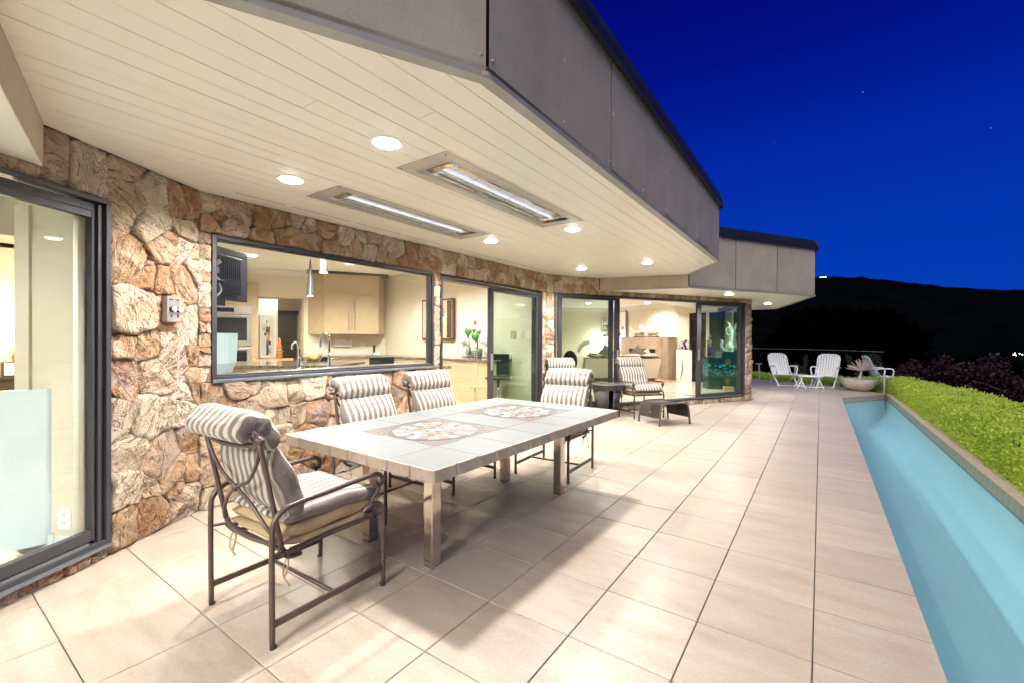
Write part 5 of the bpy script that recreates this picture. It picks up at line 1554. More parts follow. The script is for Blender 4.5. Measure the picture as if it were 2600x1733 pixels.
MB().tube(spline([(.12, -.16, -.12), (.16, -.19, -.20), (.15, -.30, -.28), (.12, -.45, -.30)], 5), .008, 6).build('cable', 'white', tv)
MB().tube(spline([(.12, -.30, -.3), (.16, -.34, -.38), (.15, -.42, -.36), (.12, -.5, -.30)], 5), .008, 6).build('cable', 'dark', tv)
# ovens
ov = thing('wall_ovens', 'pair of stacked steel wall ovens with dark glass doors in a tan cabinet tower', 'oven', (0, 0, 0))
MB().fbox(KB, -3.60, -2.53, .0, .10, .10, 2.45).build('tower_cabinet', 'cab', ov)
def oven(z0, z1, ctl):
    m_ = MB(); m_.fbox(KB, -3.45, -2.62, .10, .125, z0, z1); o = m_.build('oven_door', 'brushed', ov, bevel=.004)
    MB().fbox(KB, -3.39, -2.70, .125, .130, z0 + .10, z1 - .06).build('door_glass', 'blackglass', o)
    MB().tube([KB(-3.40, .165, z1 - .025), KB(-2.66, .165, z1 - .025)], .011, 8).build('handle', 'brushed', o)
oven(1.20, 1.80, 1); oven(.55, 1.17, 0)
m_ = MB(); m_.fbox(KB, -3.45, -2.62, .10, .122, 1.815, 1.98); o = m_.build('control_panel', 'brushed', ov, bevel=.003)
MB().fbox(KB, -3.25, -2.92, .122, .1235, 1.855, 1.94).build('display', 'blackglass', o)
# wall cabinet
wcb = thing('wall_cabinet', 'tan wall cabinet with two doors, long bar handles and angled ends', 'cabinet', (0, 0, 0))
MB().fbox(KB, -1.30, -.20, .005, .33, 1.44, 2.70).build('carcass', 'cab', wcb)
MB().hexa([KB(-1.60, .005, 1.44), KB(-1.302, .005, 1.44), KB(-1.302, .33, 1.44)], [KB(-1.60, .005, 2.70), KB(-1.302, .005, 2.70), KB(-1.302, .33, 2.70)]).build('angled_end', 'cab', wcb)
MB().hexa([KB(-.198, .005, 1.44), KB(.0, .005, 1.44), KB(-.198, .33, 1.44)], [KB(-.198, .005, 2.70), KB(.0, .005, 2.70), KB(-.198, .33, 2.70)]).build('angled_end', 'cab', wcb)
for a, b_ in ((-1.297, -.752), (-.748, -.203)):
    o = MB().fbox(KB, a, b_, .332, .352, 1.445, 2.275).build('door', 'cab', wcb, bevel=.002)
    hs = b_ - .06 if a < -1 else a + .06
    MB().tube([KB(hs, .385, 1.55), KB(hs, .385, 2.20)], .007, 8).build('bar_handle', 'brushed', o)
MB().fbox(KB, -1.297, -.203, .332, .352, 2.283, 2.695).build('upper_panel', 'cab', wcb, bevel=.002)
MB().fbox(KB, -1.62, .01, .0, .36, 2.70, 2.749).build('shadow_gap_trim', 'joint', wcb)
# back counter and its small things
t = thing('back_counter', 'long tan kitchen counter with dark granite top under the wall cabinet', 'counter', (0, 0, 0))
MB().fbox(KB, -1.66, -.02, .0, .62, .955, .995).build('worktop', 'granite', t, bevel=.003)
MB().fbox(KB, -1.66, -.02, .0, .58, .10, .953).build('base_cabinet', 'cab', t)
MB().fbox(KB, -1.66, -.02, .0, .02, .997, 1.07).build('backsplash', 'cream', t)
def plate(label, fr, s0, s1, z0, z1, n, n0=.0, mat='white', g='switch plates inside the house', cat='switch'):
    t = thing('wall_switch', label, cat, tuple(fr((s0 + s1) / 2, n0, (z0 + z1) / 2)), 0, g)
    F = Fr(0, 0, fr.h); hw, hz = (s1 - s0) / 2, (z1 - z0) / 2
    MB().fbox(F, -hw, hw, .001, .010, -hz, hz).build('cover_plate', mat, t, bevel=.002)
    for k in range(n):
        c = -hw + (k + .5) * 2 * hw / n
        MB().fbox(F, c - hw / n * .45, c + hw / n * .45, .010, .014, -hz * .6, hz * .6).build('rocker', mat, t, bevel=.001)
    return t
plate('four-gang white switch plate under the left end of the wall cabinet', KB, -1.50, -1.27, 1.14, 1.26, 4)
t = thing('intercom', 'wide white intercom box with an orange display under the wall cabinet', 'intercom', tuple(KB(-.91, 0, 1.265)), 0)
F0 = Fr(0, 0, 30); MB().fbox(F0, -.19, .19, .001, .05, -.085, .085).build('casing', 'linen', t, bevel=.008)
MB().fbox(F0, .06, .14, .050, .053, .04, .065).build('display', 'fruit', t); MB().fbox(F0, .05, .15, .050, .053, -.045, .03).build('keypad', 'white', t)
plate('white outlet plate between the intercom and the telephone', KB, -.55, -.44, 1.14, 1.27, 1)
t = thing('telephone', 'white cordless telephone on its base at the corner of the back counter', 'telephone', tuple(KB(-.26, .30, .995)), R(-20))
MB().box(-.10, .10, -.07, .07, 0, .055).build('base', 'white', t, bevel=.015); MB().box(-.10, -.04, -.03, .01, .04, .22).build('handset', 'darkgrey', t, bevel=.012)
for k in range(3):
    for q in range(3): MB().box(.0 + k * .026, .018 + k * .026, -.072, -.069, .012 + q * .014, .022 + q * .014).build('key', 'darkgrey', t)
# island
t = thing('kitchen_island', 'dark granite kitchen island in the middle of the kitchen', 'counter', (0, 0, 0))
MB().prism([(-5.35, 3.50), (-5.95, 4.42), (-7.55, 3.15), (-7.55, 2.35), (-6.6, 2.35)], .955, .995).build('worktop', 'granite', t, bevel=.003)
MB().prism([(-5.50, 3.50), (-5.98, 4.25), (-7.45, 3.08), (-7.45, 2.42), (-6.6, 2.42)], .10, .953).build('base_cabinet', 'cab', t)
t = thing('fruit_bowl', 'clear glass bowl of orange fruit on the kitchen island', 'bowl', (-6.25, 3.70, .996))
MB().lathe([(.06, 0), (.10, .01), (.15, .09), (.16, .13), (.155, .13), (.14, .085), (.09, .02), (.001, .012)], seg=20).build('bowl', glass_mat('bowl_glass', (.9, .95, .97), 2.0), t, smooth=True)
for k in range(6): MB().ball((.06 * math.cos(k), .06 * math.sin(k), .06 + .02 * (k % 2)), .045, 10, 7).build('fruit', 'fruit', t, smooth=True)
for lb, loc, rz in (('low dark leather counter chair back left of the fruit bowl', (-6.75, 4.05, 0), 60), ('low dark leather counter chair back right of the tall faucet', (-5.75, 4.62, 0), 60)):
    t = thing('counter_chair', lb, 'chair', loc, R(rz), 'dark counter chairs at the kitchen island')
    MB().box(-.20, .20, -.20, .20, .66, .70).build('seat', 'blackleather', t, bevel=.015); MB().box(-.20, .20, .17, .20, .72, 1.06).build('backrest', 'blackleather', t, bevel=.012)
    MB().tube([(0, 0, .10), (0, 0, .66)], .03, 10).build('post', 'chrome', t); MB().lathe([(.20, .10), (.20, .115), (.03, .13)], seg=20).build('base', 'chrome', t)
# pendants
pend_m = plain('satin_pendant_metal', (.14, .135, .125), .35, .3)
def pendant(label, loc):
    t = thing('pendant_lamp', label, 'pendant lamp', loc, 0, 'slim metal cone pendant lamps in the kitchen')
    MB().lathe([(.007, .55), (.020, .40), (.055, .02), (.060, 0), (.052, .0), (.040, .05), (.006, .40)], seg=20).build('shade', pend_m, t, smooth='auto')
    MB().lathe([(.0005, .004), (.048, .006), (.046, .012), (.0005, .012)], seg=16).build('bulb', 'lens', t)
    MB().tube([(0, 0, .54), (0, 0, 2.75 - loc[2])], .0025, 5).build('cord', 'dark', t)
    down_lamp(t, -.01, 3, .04)
pendant('slim metal cone pendant lamp, lower and left of the two in the kitchen window', (-6.17, 3.62, 1.965)); pendant('metal cone pendant lamp cut by the window top, right of the two', (-5.42, 3.37, 2.215))
# painting and figurine
t = thing('abstract_painting', 'framed abstract painting of ochre, black and grey patches in the kitchen doorway', 'painting', tuple(KB(-2.39, -.62, 1.41)), 0)
F0 = Fr(0, 0, 30); MB().fbox(F0, -.155, .155, .002, .035, -.47, .47).build('frame', 'linen', t, bevel=.006)
o = MB().fbox(F0, -.125, .125, .035, .037, -.43, .43).build('canvas', plain('painting_ground', (.62, .60, .56), .7, var=.08), t)
rr = random.Random(4); cols = [(.42, .24, .06), (.04, .03, .03), (.65, .5, .3), (.05, .06, .12), (.55, .33, .12), (.70, .68, .62), (.22, .12, .06)]
pm = [plain('paint_patch', c, .6) for c in cols]
for k in range(26):
    z = rr.gauss(0, .16); s_ = rr.gauss(0, .035) ; wv, hv = rr.uniform(.008, .035), rr.uniform(.02, .06)
    s_ = max(-.09, min(.09, s_)); z = max(-.33, min(.36, z))
    MB().fbox(F0, s_ - wv, s_ + wv, .037 + k * .0002, .0376 + k * .0002, z - hv, z + hv).build('paint_patch', pm[k % 7], o)
MB().fbox(F0, -.025, .02, .037, .0385, -.42, -.15).build('paint_patch', pm[3], o)
t = thing('figurine', 'tall orange and green striped figurine on the shelf beside the painting', 'figurine', tuple(KB(-2.13, .10, .946)))
MB().lathe([(.055, 0), (.06, .05), (.048, .16), (.05, .24), (.025, .30), (.032, .36), (.001, .42)], seg=14).build('body', 'orange', t, smooth=True)
for z, r_ in ((.08, .065), (.14, .059), (.20, .052)): MB().lathe([(r_, z), (r_ + .003, z + .008), (r_, z + .016)], seg=14).build('band', 'plantgreen', t)

# breakfast counter with drawers along the partition wall
bc = thing('drawer_counter', 'tan drawer cabinet with granite top seen through the open breakfast door', 'cabinet', (0, 0, 0))
MB().box(-8.0, -4.60, 5.96, 6.555, .965, 1.0).build('worktop', 'granite', bc, bevel=.003)
MB().box(-8.0, -4.66, 6.0, 6.555, .10, .963).build('carcass', 'cab', bc)
MB().box(-8.0, -4.60, 6.53, 6.555, 1.0, 1.075).build('backsplash', 'cream', bc)
xx = [-8.0, -7.3, -6.6, -5.93, -5.60, -4.915, -4.69]
for a, b_ in zip(xx, xx[1:]):
    if b_ - a < .4: MB().box(a + .003, b_ - .003, 5.985, 6.0, .15, .958).build('filler_panel', 'cab', bc, bevel=.001); continue
    zs = [.955, .745, .520, .295, .13]
    for k in range(3 if True else 4):
        o = MB().box(a + .003, b_ - .003, 5.982, 6.0, zs[k + 1] + .004, zs[k]).build('drawer', 'cab', bc, bevel=.0015)
        MB().tube([(a + .08, 5.955, zs[k] - .055), (b_ - .14, 5.955, zs[k] - .055)], .006, 8).build('bar_handle', 'brushed', o)
# wall relief picture
t = thing('relief_picture', 'wooden abstract relief picture in black, tan and cream, partly behind the stone pier', 'picture', (-6.41, 6.555, 1.742))
MB().box(-.445, .445, -.06, -.001, -.415, .415).build('frame', 'wood', t, bevel=.005)
o = MB().box(-.41, .41, -.065, -.06, -.38, .38).build('panel', plain('bleached_wood', (.60, .44, .30), .6, var=.15), t)
MB().box(.28, .40, -.075, -.065, -.37, .37).build('side_plank', 'wood', o)
rr = random.Random(9)
for k in range(9):
    a = -1.2 + k * .30; L = .30 - .02 * abs(k - 4)
    cxx, czz = -.06, .13
    p = [(cxx + .05 * math.cos(a - .3), czz + .05 * math.sin(a - .3)), (cxx + L * math.cos(a), czz + L * .95 * math.sin(a)), (cxx + L * .75 * math.cos(a + .28), czz + L * .75 * math.sin(a + .28))]
    MB().hexa([(x, -.082, z) for x, z in p], [(x, -.066, z) for x, z in p]).build('relief_piece', 'dark' if k % 4 else 'gold', o)
for k, (cxx, czz, r_) in enumerate(((.02, -.22, .14), (-.2, -.25, .11), (.12, .02, .09))):
    MB().ball((cxx, -.068, czz), r_, 16, 8, (1.1, .12, .8)).build('relief_piece', 'linen', o, smooth=True)
# dogs and anthurium
def dog(label, x, y, rz):
    t = thing('dog_statue', label, 'statue', (x, y, 1.0), R(rz), 'white shaggy dog statues on the drawer counter')
    m_ = MB(); m_.ball((0, 0, .13), .085, 14, 10, (1, .95, 1.35)); m_.ball((.03, -.045, .05), .045, 10, 6, (1, 1.2, .9)); m_.ball((-.035, -.045, .05), .045, 10, 6, (1, 1.2, .9)); m_.ball((.0, .05, .05), .08, 10, 6, (1.1, 1, .6)); m_.tube([(.03, -.06, .16), (.03, -.075, .02)], .025, 8); m_.tube([(-.03, -.06, .16), (-.03, -.075, .02)], .025, 8)
    m_.build('body', 'statue', t, smooth=True)
    m_ = MB(); m_.ball((0, -.03, .315), .078, 14, 10, (1, 1, .95)); m_.ball((0, -.10, .295), .038, 10, 6, (1, 1.1, .8)); o = m_.build('head', 'statue', t, smooth=True)
    for s in (-1, 1): MB().ball((s * .078, -.02, .285), .040, 10, 8, (.55, .8, 1.8)).build('ear', 'statue', o, smooth=True)
    MB().ball((0, -.142, .300), .011, 8, 5).build('nose', 'dark', o)
    MB().ball((0, -.015, .375), .050, 10, 6, (1.3, 1.2, .6)).build('topknot', 'statue', o, smooth=True)
dog('white shaggy dog statue left of the anthurium pot', -5.37, 6.22, -15); dog('white shaggy dog statue right of the anthurium pot, beside the door post', -4.89, 6.22, -60)
pot = thing('plant_pot', 'white plant pot with a grey diamond lattice on the drawer counter', 'pot', (-5.115, 6.20, 1.0))
o = MB().lathe([(.075, 0), (.085, .01), (.112, .17), (.108, .175), (.10, .16), (.001, .15)], seg=24).build('pot', 'statue', pot, smooth='auto')
for z in (.025, .065, .105, .142):
    r_ = .086 + (z / .17) * .024; nn = 14
    for k in range(nn):
        a = 2 * math.pi * (k + (.5 if int(z * 1000) % 2 else 0)) / nn; c_ = Vector((r_ * math.cos(a), r_ * math.sin(a), z)); tn = Vector((-math.sin(a), math.cos(a), 0)); nn_ = Vector((math.cos(a), math.sin(a), 0))
        q = [c_ + tn * .014, c_ + Vector((0, 0, .016)), c_ - tn * .014, c_ - Vector((0, 0, .016))]
        MB().hexa([v - nn_ * .004 for v in q], [v + nn_ * .003 for v in q]).build('lattice_diamond', 'darkgrey', o)
pl = thing('anthurium', 'anthurium with two heart-shaped green leaves and one red flower in the lattice pot', 'plant', (-5.115, 6.20, 1.14))
MB().tube(spline([(0, 0, 0), (.01, 0, .15), (-.005, 0, .27)], 4), .012, 6).build('stem', 'bark', pl)
def heart(parent, c, size, tilt, mat, nm='leaf', yaw_=0):
    pts = []
    for k in range(20):
        a = 2 * math.pi * k / 20
        x = 16 * math.sin(a) ** 3; z = 13 * math.cos(a) - 5 * math.cos(2 * a) - 2 * math.cos(3 * a) - math.cos(4 * a)
        pts.append((x / 34 * size, 0, z / 30 * size))
    rot = Matrix.Rotation(tilt, 3, 'Y') @ Matrix.Rotation(yaw_, 3, 'Z')
    V = [Vector(c) + rot @ Vector(p) for p in pts]; ce = Vector(c) + rot @ Vector((0, -size * .06, .02 * size))
    m_ = MB(); m_.add(V + [ce], [(k, (k + 1) % 20, 20) for k in range(20)]); o = m_.build(nm, mat, parent, smooth=True); s_ = o.modifiers.new('solid', 'SOLIDIFY'); s_.thickness = .003; return o
for c, sz, ti in (((-.19, -.03, .33), .19, .15), ((.01, -.06, .24), .20, -.12), ((.05, .0, .33), .10, -.3), ((-.09, .02, .36), .10, .2)):
    MB().tube(spline([(0, 0, .22), (c[0] * .6, c[1] * .6, c[2] * .9), (c[0], c[1], c[2] + sz * .25)], 4), .004, 5).build('leaf_stalk', 'plantgreen', pl)
    heart(pl, c, sz, ti, 'plantgreen')
MB().tube([(0, 0, .25), (-.02, -.02, .50)], .003, 5).build('flower_stalk', 'plantgreen', pl)
heart(pl, (-.02, -.03, .50), .085, 1.2, 'red', 'flower'); MB().tube([(-.02, -.03, .50), (-.01, -.035, .57)], .005, 6).build('spadix', 'red', pl)
rs = np.random.RandomState(3); leaf_cloud_later = []
for c, m1, lb in (((-5.22, 6.12, 1.13), 1, 'small trailing ivy left of the anthurium pot'), ((-4.99, 6.12, 1.15), 1, 'small trailing ivy right of the anthurium pot')):
    o = thing('ivy', lb, 'plant', c)
    m_ = MB()
    rr = random.Random(int(c[0] * -100))
    for k in range(60):
        p = Vector((rr.gauss(0, .04), rr.gauss(0, .03), rr.gauss(0, .045))); m_.ball(p, .012, 5, 3, (1, .4, .8), Matrix.Rotation(rr.uniform(0, 3), 3, 'X') @ Matrix.Rotation(rr.uniform(0, 3), 3, 'Z'))
    m_.build('leaves', 'plantgreen', o)
W2F = Fr(0, 6.556, -90)          # heading -90: s = -x, right normal points to +y... plates face -y
def plate_y(label, x0, x1, z0, z1, n, mat='linen'):
    t = thing('wall_switch', label, 'switch', ((x0 + x1) / 2, 6.556, (z0 + z1) / 2), 0, 'switch plates behind the breakfast door glass')
    hw, hz = (x1 - x0) / 2, (z1 - z0) / 2
    MB().box(-hw, hw, -.010, 0, -hz, hz).build('cover_plate', mat, t, bevel=.002)
    for k in range(n):
        c = -hw + (k + .5) * 2 * hw / n; MB().box(c - hw / n * .4, c + hw / n * .4, -.015, -.010, -hz * .55, hz * .55).build('rocker', mat, t, bevel=.001)
plate_y('beige switch plate, left of three behind the breakfast door glass', -4.62, -4.50, 1.36, 1.50, 1, 'cab'); plate_y('narrow white switch plate, middle of three behind the breakfast door glass', -4.44, -4.37, 1.36, 1.50, 1); plate_y('double white switch plate, right of three behind the breakfast door glass', -4.28, -4.15, 1.365, 1.50, 2)
t = thing('bar_stool', 'black leather swivel stool behind the breakfast door glass', 'stool', (-4.52, 6.05, 0), R(35))
MB().tube([(0, 0, .12), (0, 0, .66)], .028, 12).build('post', 'chrome', t, smooth=True); MB().lathe([(.21, .10), (.21, .115), (.03, .135)], seg=24).build('base', 'chrome', t)
soft([(-.22, .705), (0, .690), (.22, .700)], .44, [.05, .05, .05], wr=.001, name='seat', mat='blackleather', parent=t); MB().box(-.19, .19, .19, .225, .74, 1.10).build('backrest', 'blackleather', t, bevel=.02)
t = thing('folding_stool', 'small light wooden folding stand leaning by the breakfast door', 'stand', (-4.55, 5.65, .10), R(20))
for s in (-1, 1):
    MB().tube([(s * .16, -.12, 0), (s * .14, .06, .46)], .014, 6).build('leg', 'lightwood', t); MB().tube([(s * .13, .14, 0), (s * .12, -.05, .46)], .014, 6).build('leg', 'lightwood', t)
MB().box(-.19, .19, -.09, .10, .455, .485).build('top', 'lightwood', t, bevel=.004)

# ------------------------------------------------------------------ living room
ZF = .10
AX = Fr(0, 0, 55)      # image plane parallel frame used only for orientation of free-standing pieces
t = thing('fireplace', 'wide speckled stone-clad fireplace block with a dark opening', 'fireplace', (0, 0, 0))
FW = Fr(-3.70, 14.42, -57.5)        # s runs left along the wall, n>0 is behind the wall
b = MB()
for a, c_, z0, z1 in ((0.02, .60, ZF, 1.435), (.60, 1.96, ZF, .93), (.60, 1.96, 1.055, 1.435), (1.96, 2.44, ZF, 1.435)): b.fbox(FW, a, c_, -.38, -.02, z0, z1)
b.build('cladding', 'terrazzo', t)
MB().fbox(FW, .62, 1.94, -.16, -.10, .93, 1.055).build('firebox', 'dark', t)
MB().fbox(FW, .30, .36, -.392, -.382, ZF, 1.435).build('corner_strip', 'terrazzo', t)
def tusk(lb, p, L, h, flip, bulge):
    t = thing('tusk_sculpture', lb, 'sculpture', p, R(57.5 - 90 + 90), 'carved tusks on the fireplace')
    t.rotation_euler = (0, 0, math.atan2(FW.d[1], FW.d[0]))
    q = spline([(-L * .5, 0, h + .20), (-L * .28, 0, h + .04), (0, 0, h - .01), (L * .25, 0, h + .05), (L * .46, 0, h + .19)], 6)
    if flip: q = [Vector((-v.x, v.y, v.z)) for v in q]
    n = len(q); MB().tube(q, [.012 + .048 * (i / (n - 1)) ** .7 for i in range(n)], 12).build('tusk', 'ivory', t, smooth=True)
    MB().box(-.26, .26, -.06, .06, .0, .03).build('base', 'wood', t, bevel=.004)
    for s in (-1, 1):
        m_ = MB(); m_.lathe([(.05, .03), (.03, .06), (.02, .10), (.035, .14), (.02, .17), (.001, .20)], (s * .21, 0, 0), 10); m_.ball((s * .21, -.01, .19), .028, 8, 6, (1, 1, 1.3)); m_.build('carved_figure', 'gold', t, smooth=True)
    MB().box(-.14, .14, -.03, .03, .06, .12).build('carved_block', 'gold', t, bevel=.01)
tusk('carved ivory-coloured tusk on a carved stand, left of the two on the fireplace', tuple(FW(1.62, -.20, 1.437)), 1.15, .17, True, 1); tusk('larger carved tusk on a carved stand, right of the two on the fireplace', tuple(FW(.88, -.24, 1.437)), 1.45, .17, False, 1)
# sofa
SO = Fr(-3.98, 13.52, -125)        # s runs to the image left, right normal away from camera
t = thing('sofa', 'long cream sofa seen from behind with plump tan cushions', 'sofa', (0, 0, 0))
b = MB(); b.hexa([SO(.10, 0, .20), SO(2.28, 0, .20), SO(2.28, .75, .20), SO(.10, .75, .20)], [SO(-.02, -.05, .80), SO(2.30, -.05, .80), SO(2.30, .12, .80), SO(-.02, .12, .80)])
b.build('back_shell', 'sofa', t, bevel=.01)
MB().fbox(SO, .08, 2.28, .1, .85, .22, .42).build('seat_base', 'sofa', t, bevel=.02)
MB().fbox(SO, -.03, 2.31, -.055, .13, .801, .815).build('top_edge', 'dark', t)
MB().fbox(SO, .10, 2.25, .05, .75, .17, .20).build('plinth', 'wood', t)
for s_ in (.15, 2.2): MB().fbox(SO, s_, s_ + .09, .05, .13, .10, .17).build('leg', 'wood', t)
for k in range(4):
    c0 = SO(.28 + k * .55, .10, .875); m_ = MB(); m_.ball(c0, .30, 18, 10, (.95, .40, .20), Matrix.Rotation(math.atan2(SO.d[1], SO.d[0]), 3, 'Z')); m_.build('back_cushion', 'leather', t, smooth=True)
def pillow(lb, c, sz, rot, mat):
    o = MB(); V = []; n = 12
    for i in range(n + 1):
        for j in range(n + 1):
            u, v = 2 * i / n - 1, 2 * j / n - 1
            V.append((u, v))
    up_ = []; dn = []
    for u, v in V:
        th = (max(0, 1 - u ** 2) * max(0, 1 - v ** 2)) ** .45 * .32; x = u * (1 - .10 * (1 - v * v)); z = v * (1 - .10 * (1 - u * u)); up_.append(Vector((x * sz, th * sz, z * sz))); dn.append(Vector((x * sz, -th * sz, z * sz)))
    m3 = Matrix.Rotation(math.atan2(SO.d[1], SO.d[0]) , 3, 'Z') @ Matrix.Rotation(rot[0], 3, 'Y') @ Matrix.Rotation(rot[1], 3, 'X')
    k = (n + 1) ** 2; o.add([m3 @ q for q in up_ + dn], [(i * (n + 1) + j, i * (n + 1) + j + 1, (i + 1) * (n + 1) + j + 1, (i + 1) * (n + 1) + j) for i in range(n) for j in range(n)] + [(k + i * (n + 1) + j, k + (i + 1) * (n + 1) + j, k + (i + 1) * (n + 1) + j + 1, k + i * (n + 1) + j + 1) for i in range(n) for j in range(n)])
    q = o.build('pillow', mat, None, smooth=True); q.location = c; return tag(q, lb, 'pillow', 'scatter pillows on the sofa')
pillow('grey velvet pillow slumped on the sofa back behind the left glass door', tuple(SO(1.62, .10, .93)), .21, (.9, .1), 'greyfab')
pillow('tan pillow leaning beside the grey one on the sofa', tuple(SO(1.28, .14, .93)), .17, (.5, .2), 'leather')
pillow('brown peaked pillow on the sofa in front of the fireplace opening', tuple(SO(.62, .22, .95)), .19, (.78, .15), 'greyfab')
pillow('pale flat pillow next to the brown peaked one', tuple(SO(.36, .25, .90)), .16, (.4, .2), 'sofa')
# side cabinet with orchid, dark fur cushion
t = thing('orchid', 'white moth orchid arching from its pot behind the left glass door', 'plant', tuple(SO(2.12, -.10, .815)))
MB().lathe([(.05, 0), (.06, .05), (.055, .09), (.001, .09)], seg=14).build('pot', 'glass_green', t)
for s_, hgt_ in ((-.9, .42), (-1.0, .46)):
    st_ = spline([(.03 * s_, 0, .05), (.02 * s_, 0, .28), (-.06, -.04, hgt_), (-.20, -.14, hgt_ - .04), (-.30, -.20, hgt_ - .22)], 5)
    MB().tube(st_, .006, 6).build('flower_stem', 'plantgreen', t)
    for k in range(10, len(st_), 1):
        p = st_[k]; m_ = MB()
        for a in range(5):
            m_.ball(p + Vector((.028 * math.cos(a * 1.257), .02 * math.sin(a * 2.1), .028 * math.sin(a * 1.257))), .024, 6, 4, (1, .4, 1))
        m_.build('blossom', 'orchid', t, smooth=True)
for a in (-.5, .6, 2.2): MB().ball((.10 * math.cos(a), .10 * math.sin(a), .12), .10, 10, 6, (1, .4, .25), Matrix.Rotation(a, 3, 'Z')).build('leaf', 'plantgreen', t, smooth=True)
t = thing('armchair', 'low armchair draped in dark shaggy fur behind the left glass door', 'armchair', (-6.35, 12.2, 0), R(150))
MB().ball((0, 0, .70), .34, 20, 14, (1, .45, .95)).build('fur_back', 'fur', t, smooth=True); MB().box(-.33, .33, -.1, .55, .15, .46).build('seat', 'sofa', t, bevel=.05)
MB().tube([(-.3, .5, .1), (-.3, .5, .2)], .02).build('leg', 'wood', t)
# framed drawings
def framed(lb, fr, s0, s1, z0, z1, n0, seed):
    t = thing('framed_drawing', lb, 'picture', tuple(fr((s0 + s1) / 2, n0, (z0 + z1) / 2)), 0, 'framed drawings on the living room wall'); F = Fr(0, 0, fr.h); hw, hz = (s1 - s0) / 2, (z1 - z0) / 2
    f = MB(); f.fbox(F, -hw, hw, -.03, -.002, -hz, hz); f.build('frame', 'brushed', t, bevel=.004); o = MB().fbox(F, -hw + .03, hw - .03, -.032, -.030, -hz + .03, hz - .03).build('mount', 'linen', t)
    MB().fbox(F, -hw + .09, hw - .09, -.0335, -.032, -hz + .10, hz - .10).build('paper', 'ivory', o)
    rr = random.Random(seed)
    for k in range(5):
        p = [(rr.uniform(-hw * .5, hw * .5), rr.uniform(-hz * .6, hz * .6))]
        for q in range(5): p.append((max(-hw * .6, min(hw * .6, p[-1][0] + rr.uniform(-.12, .12))), max(-hz * .7, min(hz * .7, p[-1][1] + rr.uniform(-.15, .15)))))
        MB().tube(spline([F(a, -.034, b_) for a, b_ in p], 4), rr.choice([.004, .007, .012]), 4).build('ink_stroke', 'darkgrey', o)
framed('large silver-framed ink drawing left of the fireplace', FW, 2.62, 3.28, 1.20, 2.40, -.0, 3)
FL = Fr(-6.45, 16.22, -125)
framed('upper framed drawing beside the door post', FL, .15, .60, 1.72, 2.15, 0, 5); framed('middle framed drawing beside the door post', FL, .15, .60, 1.28, 1.66, 0, 6); framed('lower framed drawing beside the door post', FL, .15, .60, .85, 1.22, 0, 7)
# white lamp glow on a low cabinet
t = thing('table_lamp', 'glowing white table lamp behind the left glass door', 'lamp', (-6.9, 15.55, 0))
MB().lathe([(.08, .72), (.05, .76), (.03, .95), (.03, 1.0)], seg=16).build('base', 'white', t, smooth=True); MB().lathe([(.17, 1.0), (.12, 1.26), (.11, 1.26), (.16, 1.0)], seg=20).build('lamp_shade', emis('white_shade_glow', (1, .98, .92), 4.0), t, smooth='auto')
MB().box(-.35, .35, -.25, .25, .10, .72).build('stand', 'white', t, bevel=.01)
L = bpy.data.lights.new('lamp', 'POINT'); L.energy = 5; L.shadow_soft_size = .1; L.color = (1, .97, .9); o = bpy.data.objects.new('lamp', L); C.objects.link(o); o.parent = t; o.location = (0, .1, 1.36)
t = thing('white_console', 'low white console with a small bare branch arrangement left of the fireplace', 'console', tuple(FW(2.85, -.28, 0)), math.atan2(FW.d[1], FW.d[0]))
MB().box(-.35, .35, -.17, .17, .10, .86).build('cabinet', 'white', t, bevel=.01)
for k in range(7): MB().tube([(0, 0, .86), (.28 * math.cos(k * .9), -.05 * k / 6, 1.02 + .12 * math.sin(k * 1.7))], .006, 5).build('branch', 'darkgrey', t)
# pedestal with amethyst sculpture
PD = Fr(-3.45, 14.02, 55)
t = thing('pedestal', 'tall cream pedestal with a carved dark curve down its left side', 'pedestal', (-3.42, 14.04, 0), R(0))
F0 = Fr(0, 0, 55); MB().fbox(F0, -.18, .18, -.16, .16, .10, 1.055).build('column', 'linen', t, bevel=.004)
m_ = MB(); q = [F0(-.16 + .06 * math.sin(math.pi * min(1, max(0, (z - .2) / .8))) , .162, z) for z in np.linspace(.12, .78, 9)]; m_.tube(q, [.002 + .012 * math.sin(math.pi * i / 8) for i in range(9)], 6); m_.build('carved_groove', 'dark', t)
t = thing('amethyst_sculpture', 'clear and purple crystal sculpture on the cream pedestal', 'sculpture', (-3.42, 14.04, 1.057))
rr = random.Random(2); pur = plain('amethyst', (.16, .03, .15), .2, var=.4, scale=30)
for k in range(9): MB().ball((rr.uniform(-.05, .05), rr.uniform(-.04, .04), .04 + k * .028), .035, 6, 4, (1, 1, 1.3)).build('crystal', pur, t)
for s in (-1, 1): MB().tube(spline([(s * .09, s * .06, 0), (s * .12, s * .08, .17), (s * .06, s * .04, .29), (s * .02, 0, .20)], 5), .022, 8).build('glass_wing', 'crystal', t, smooth=True)
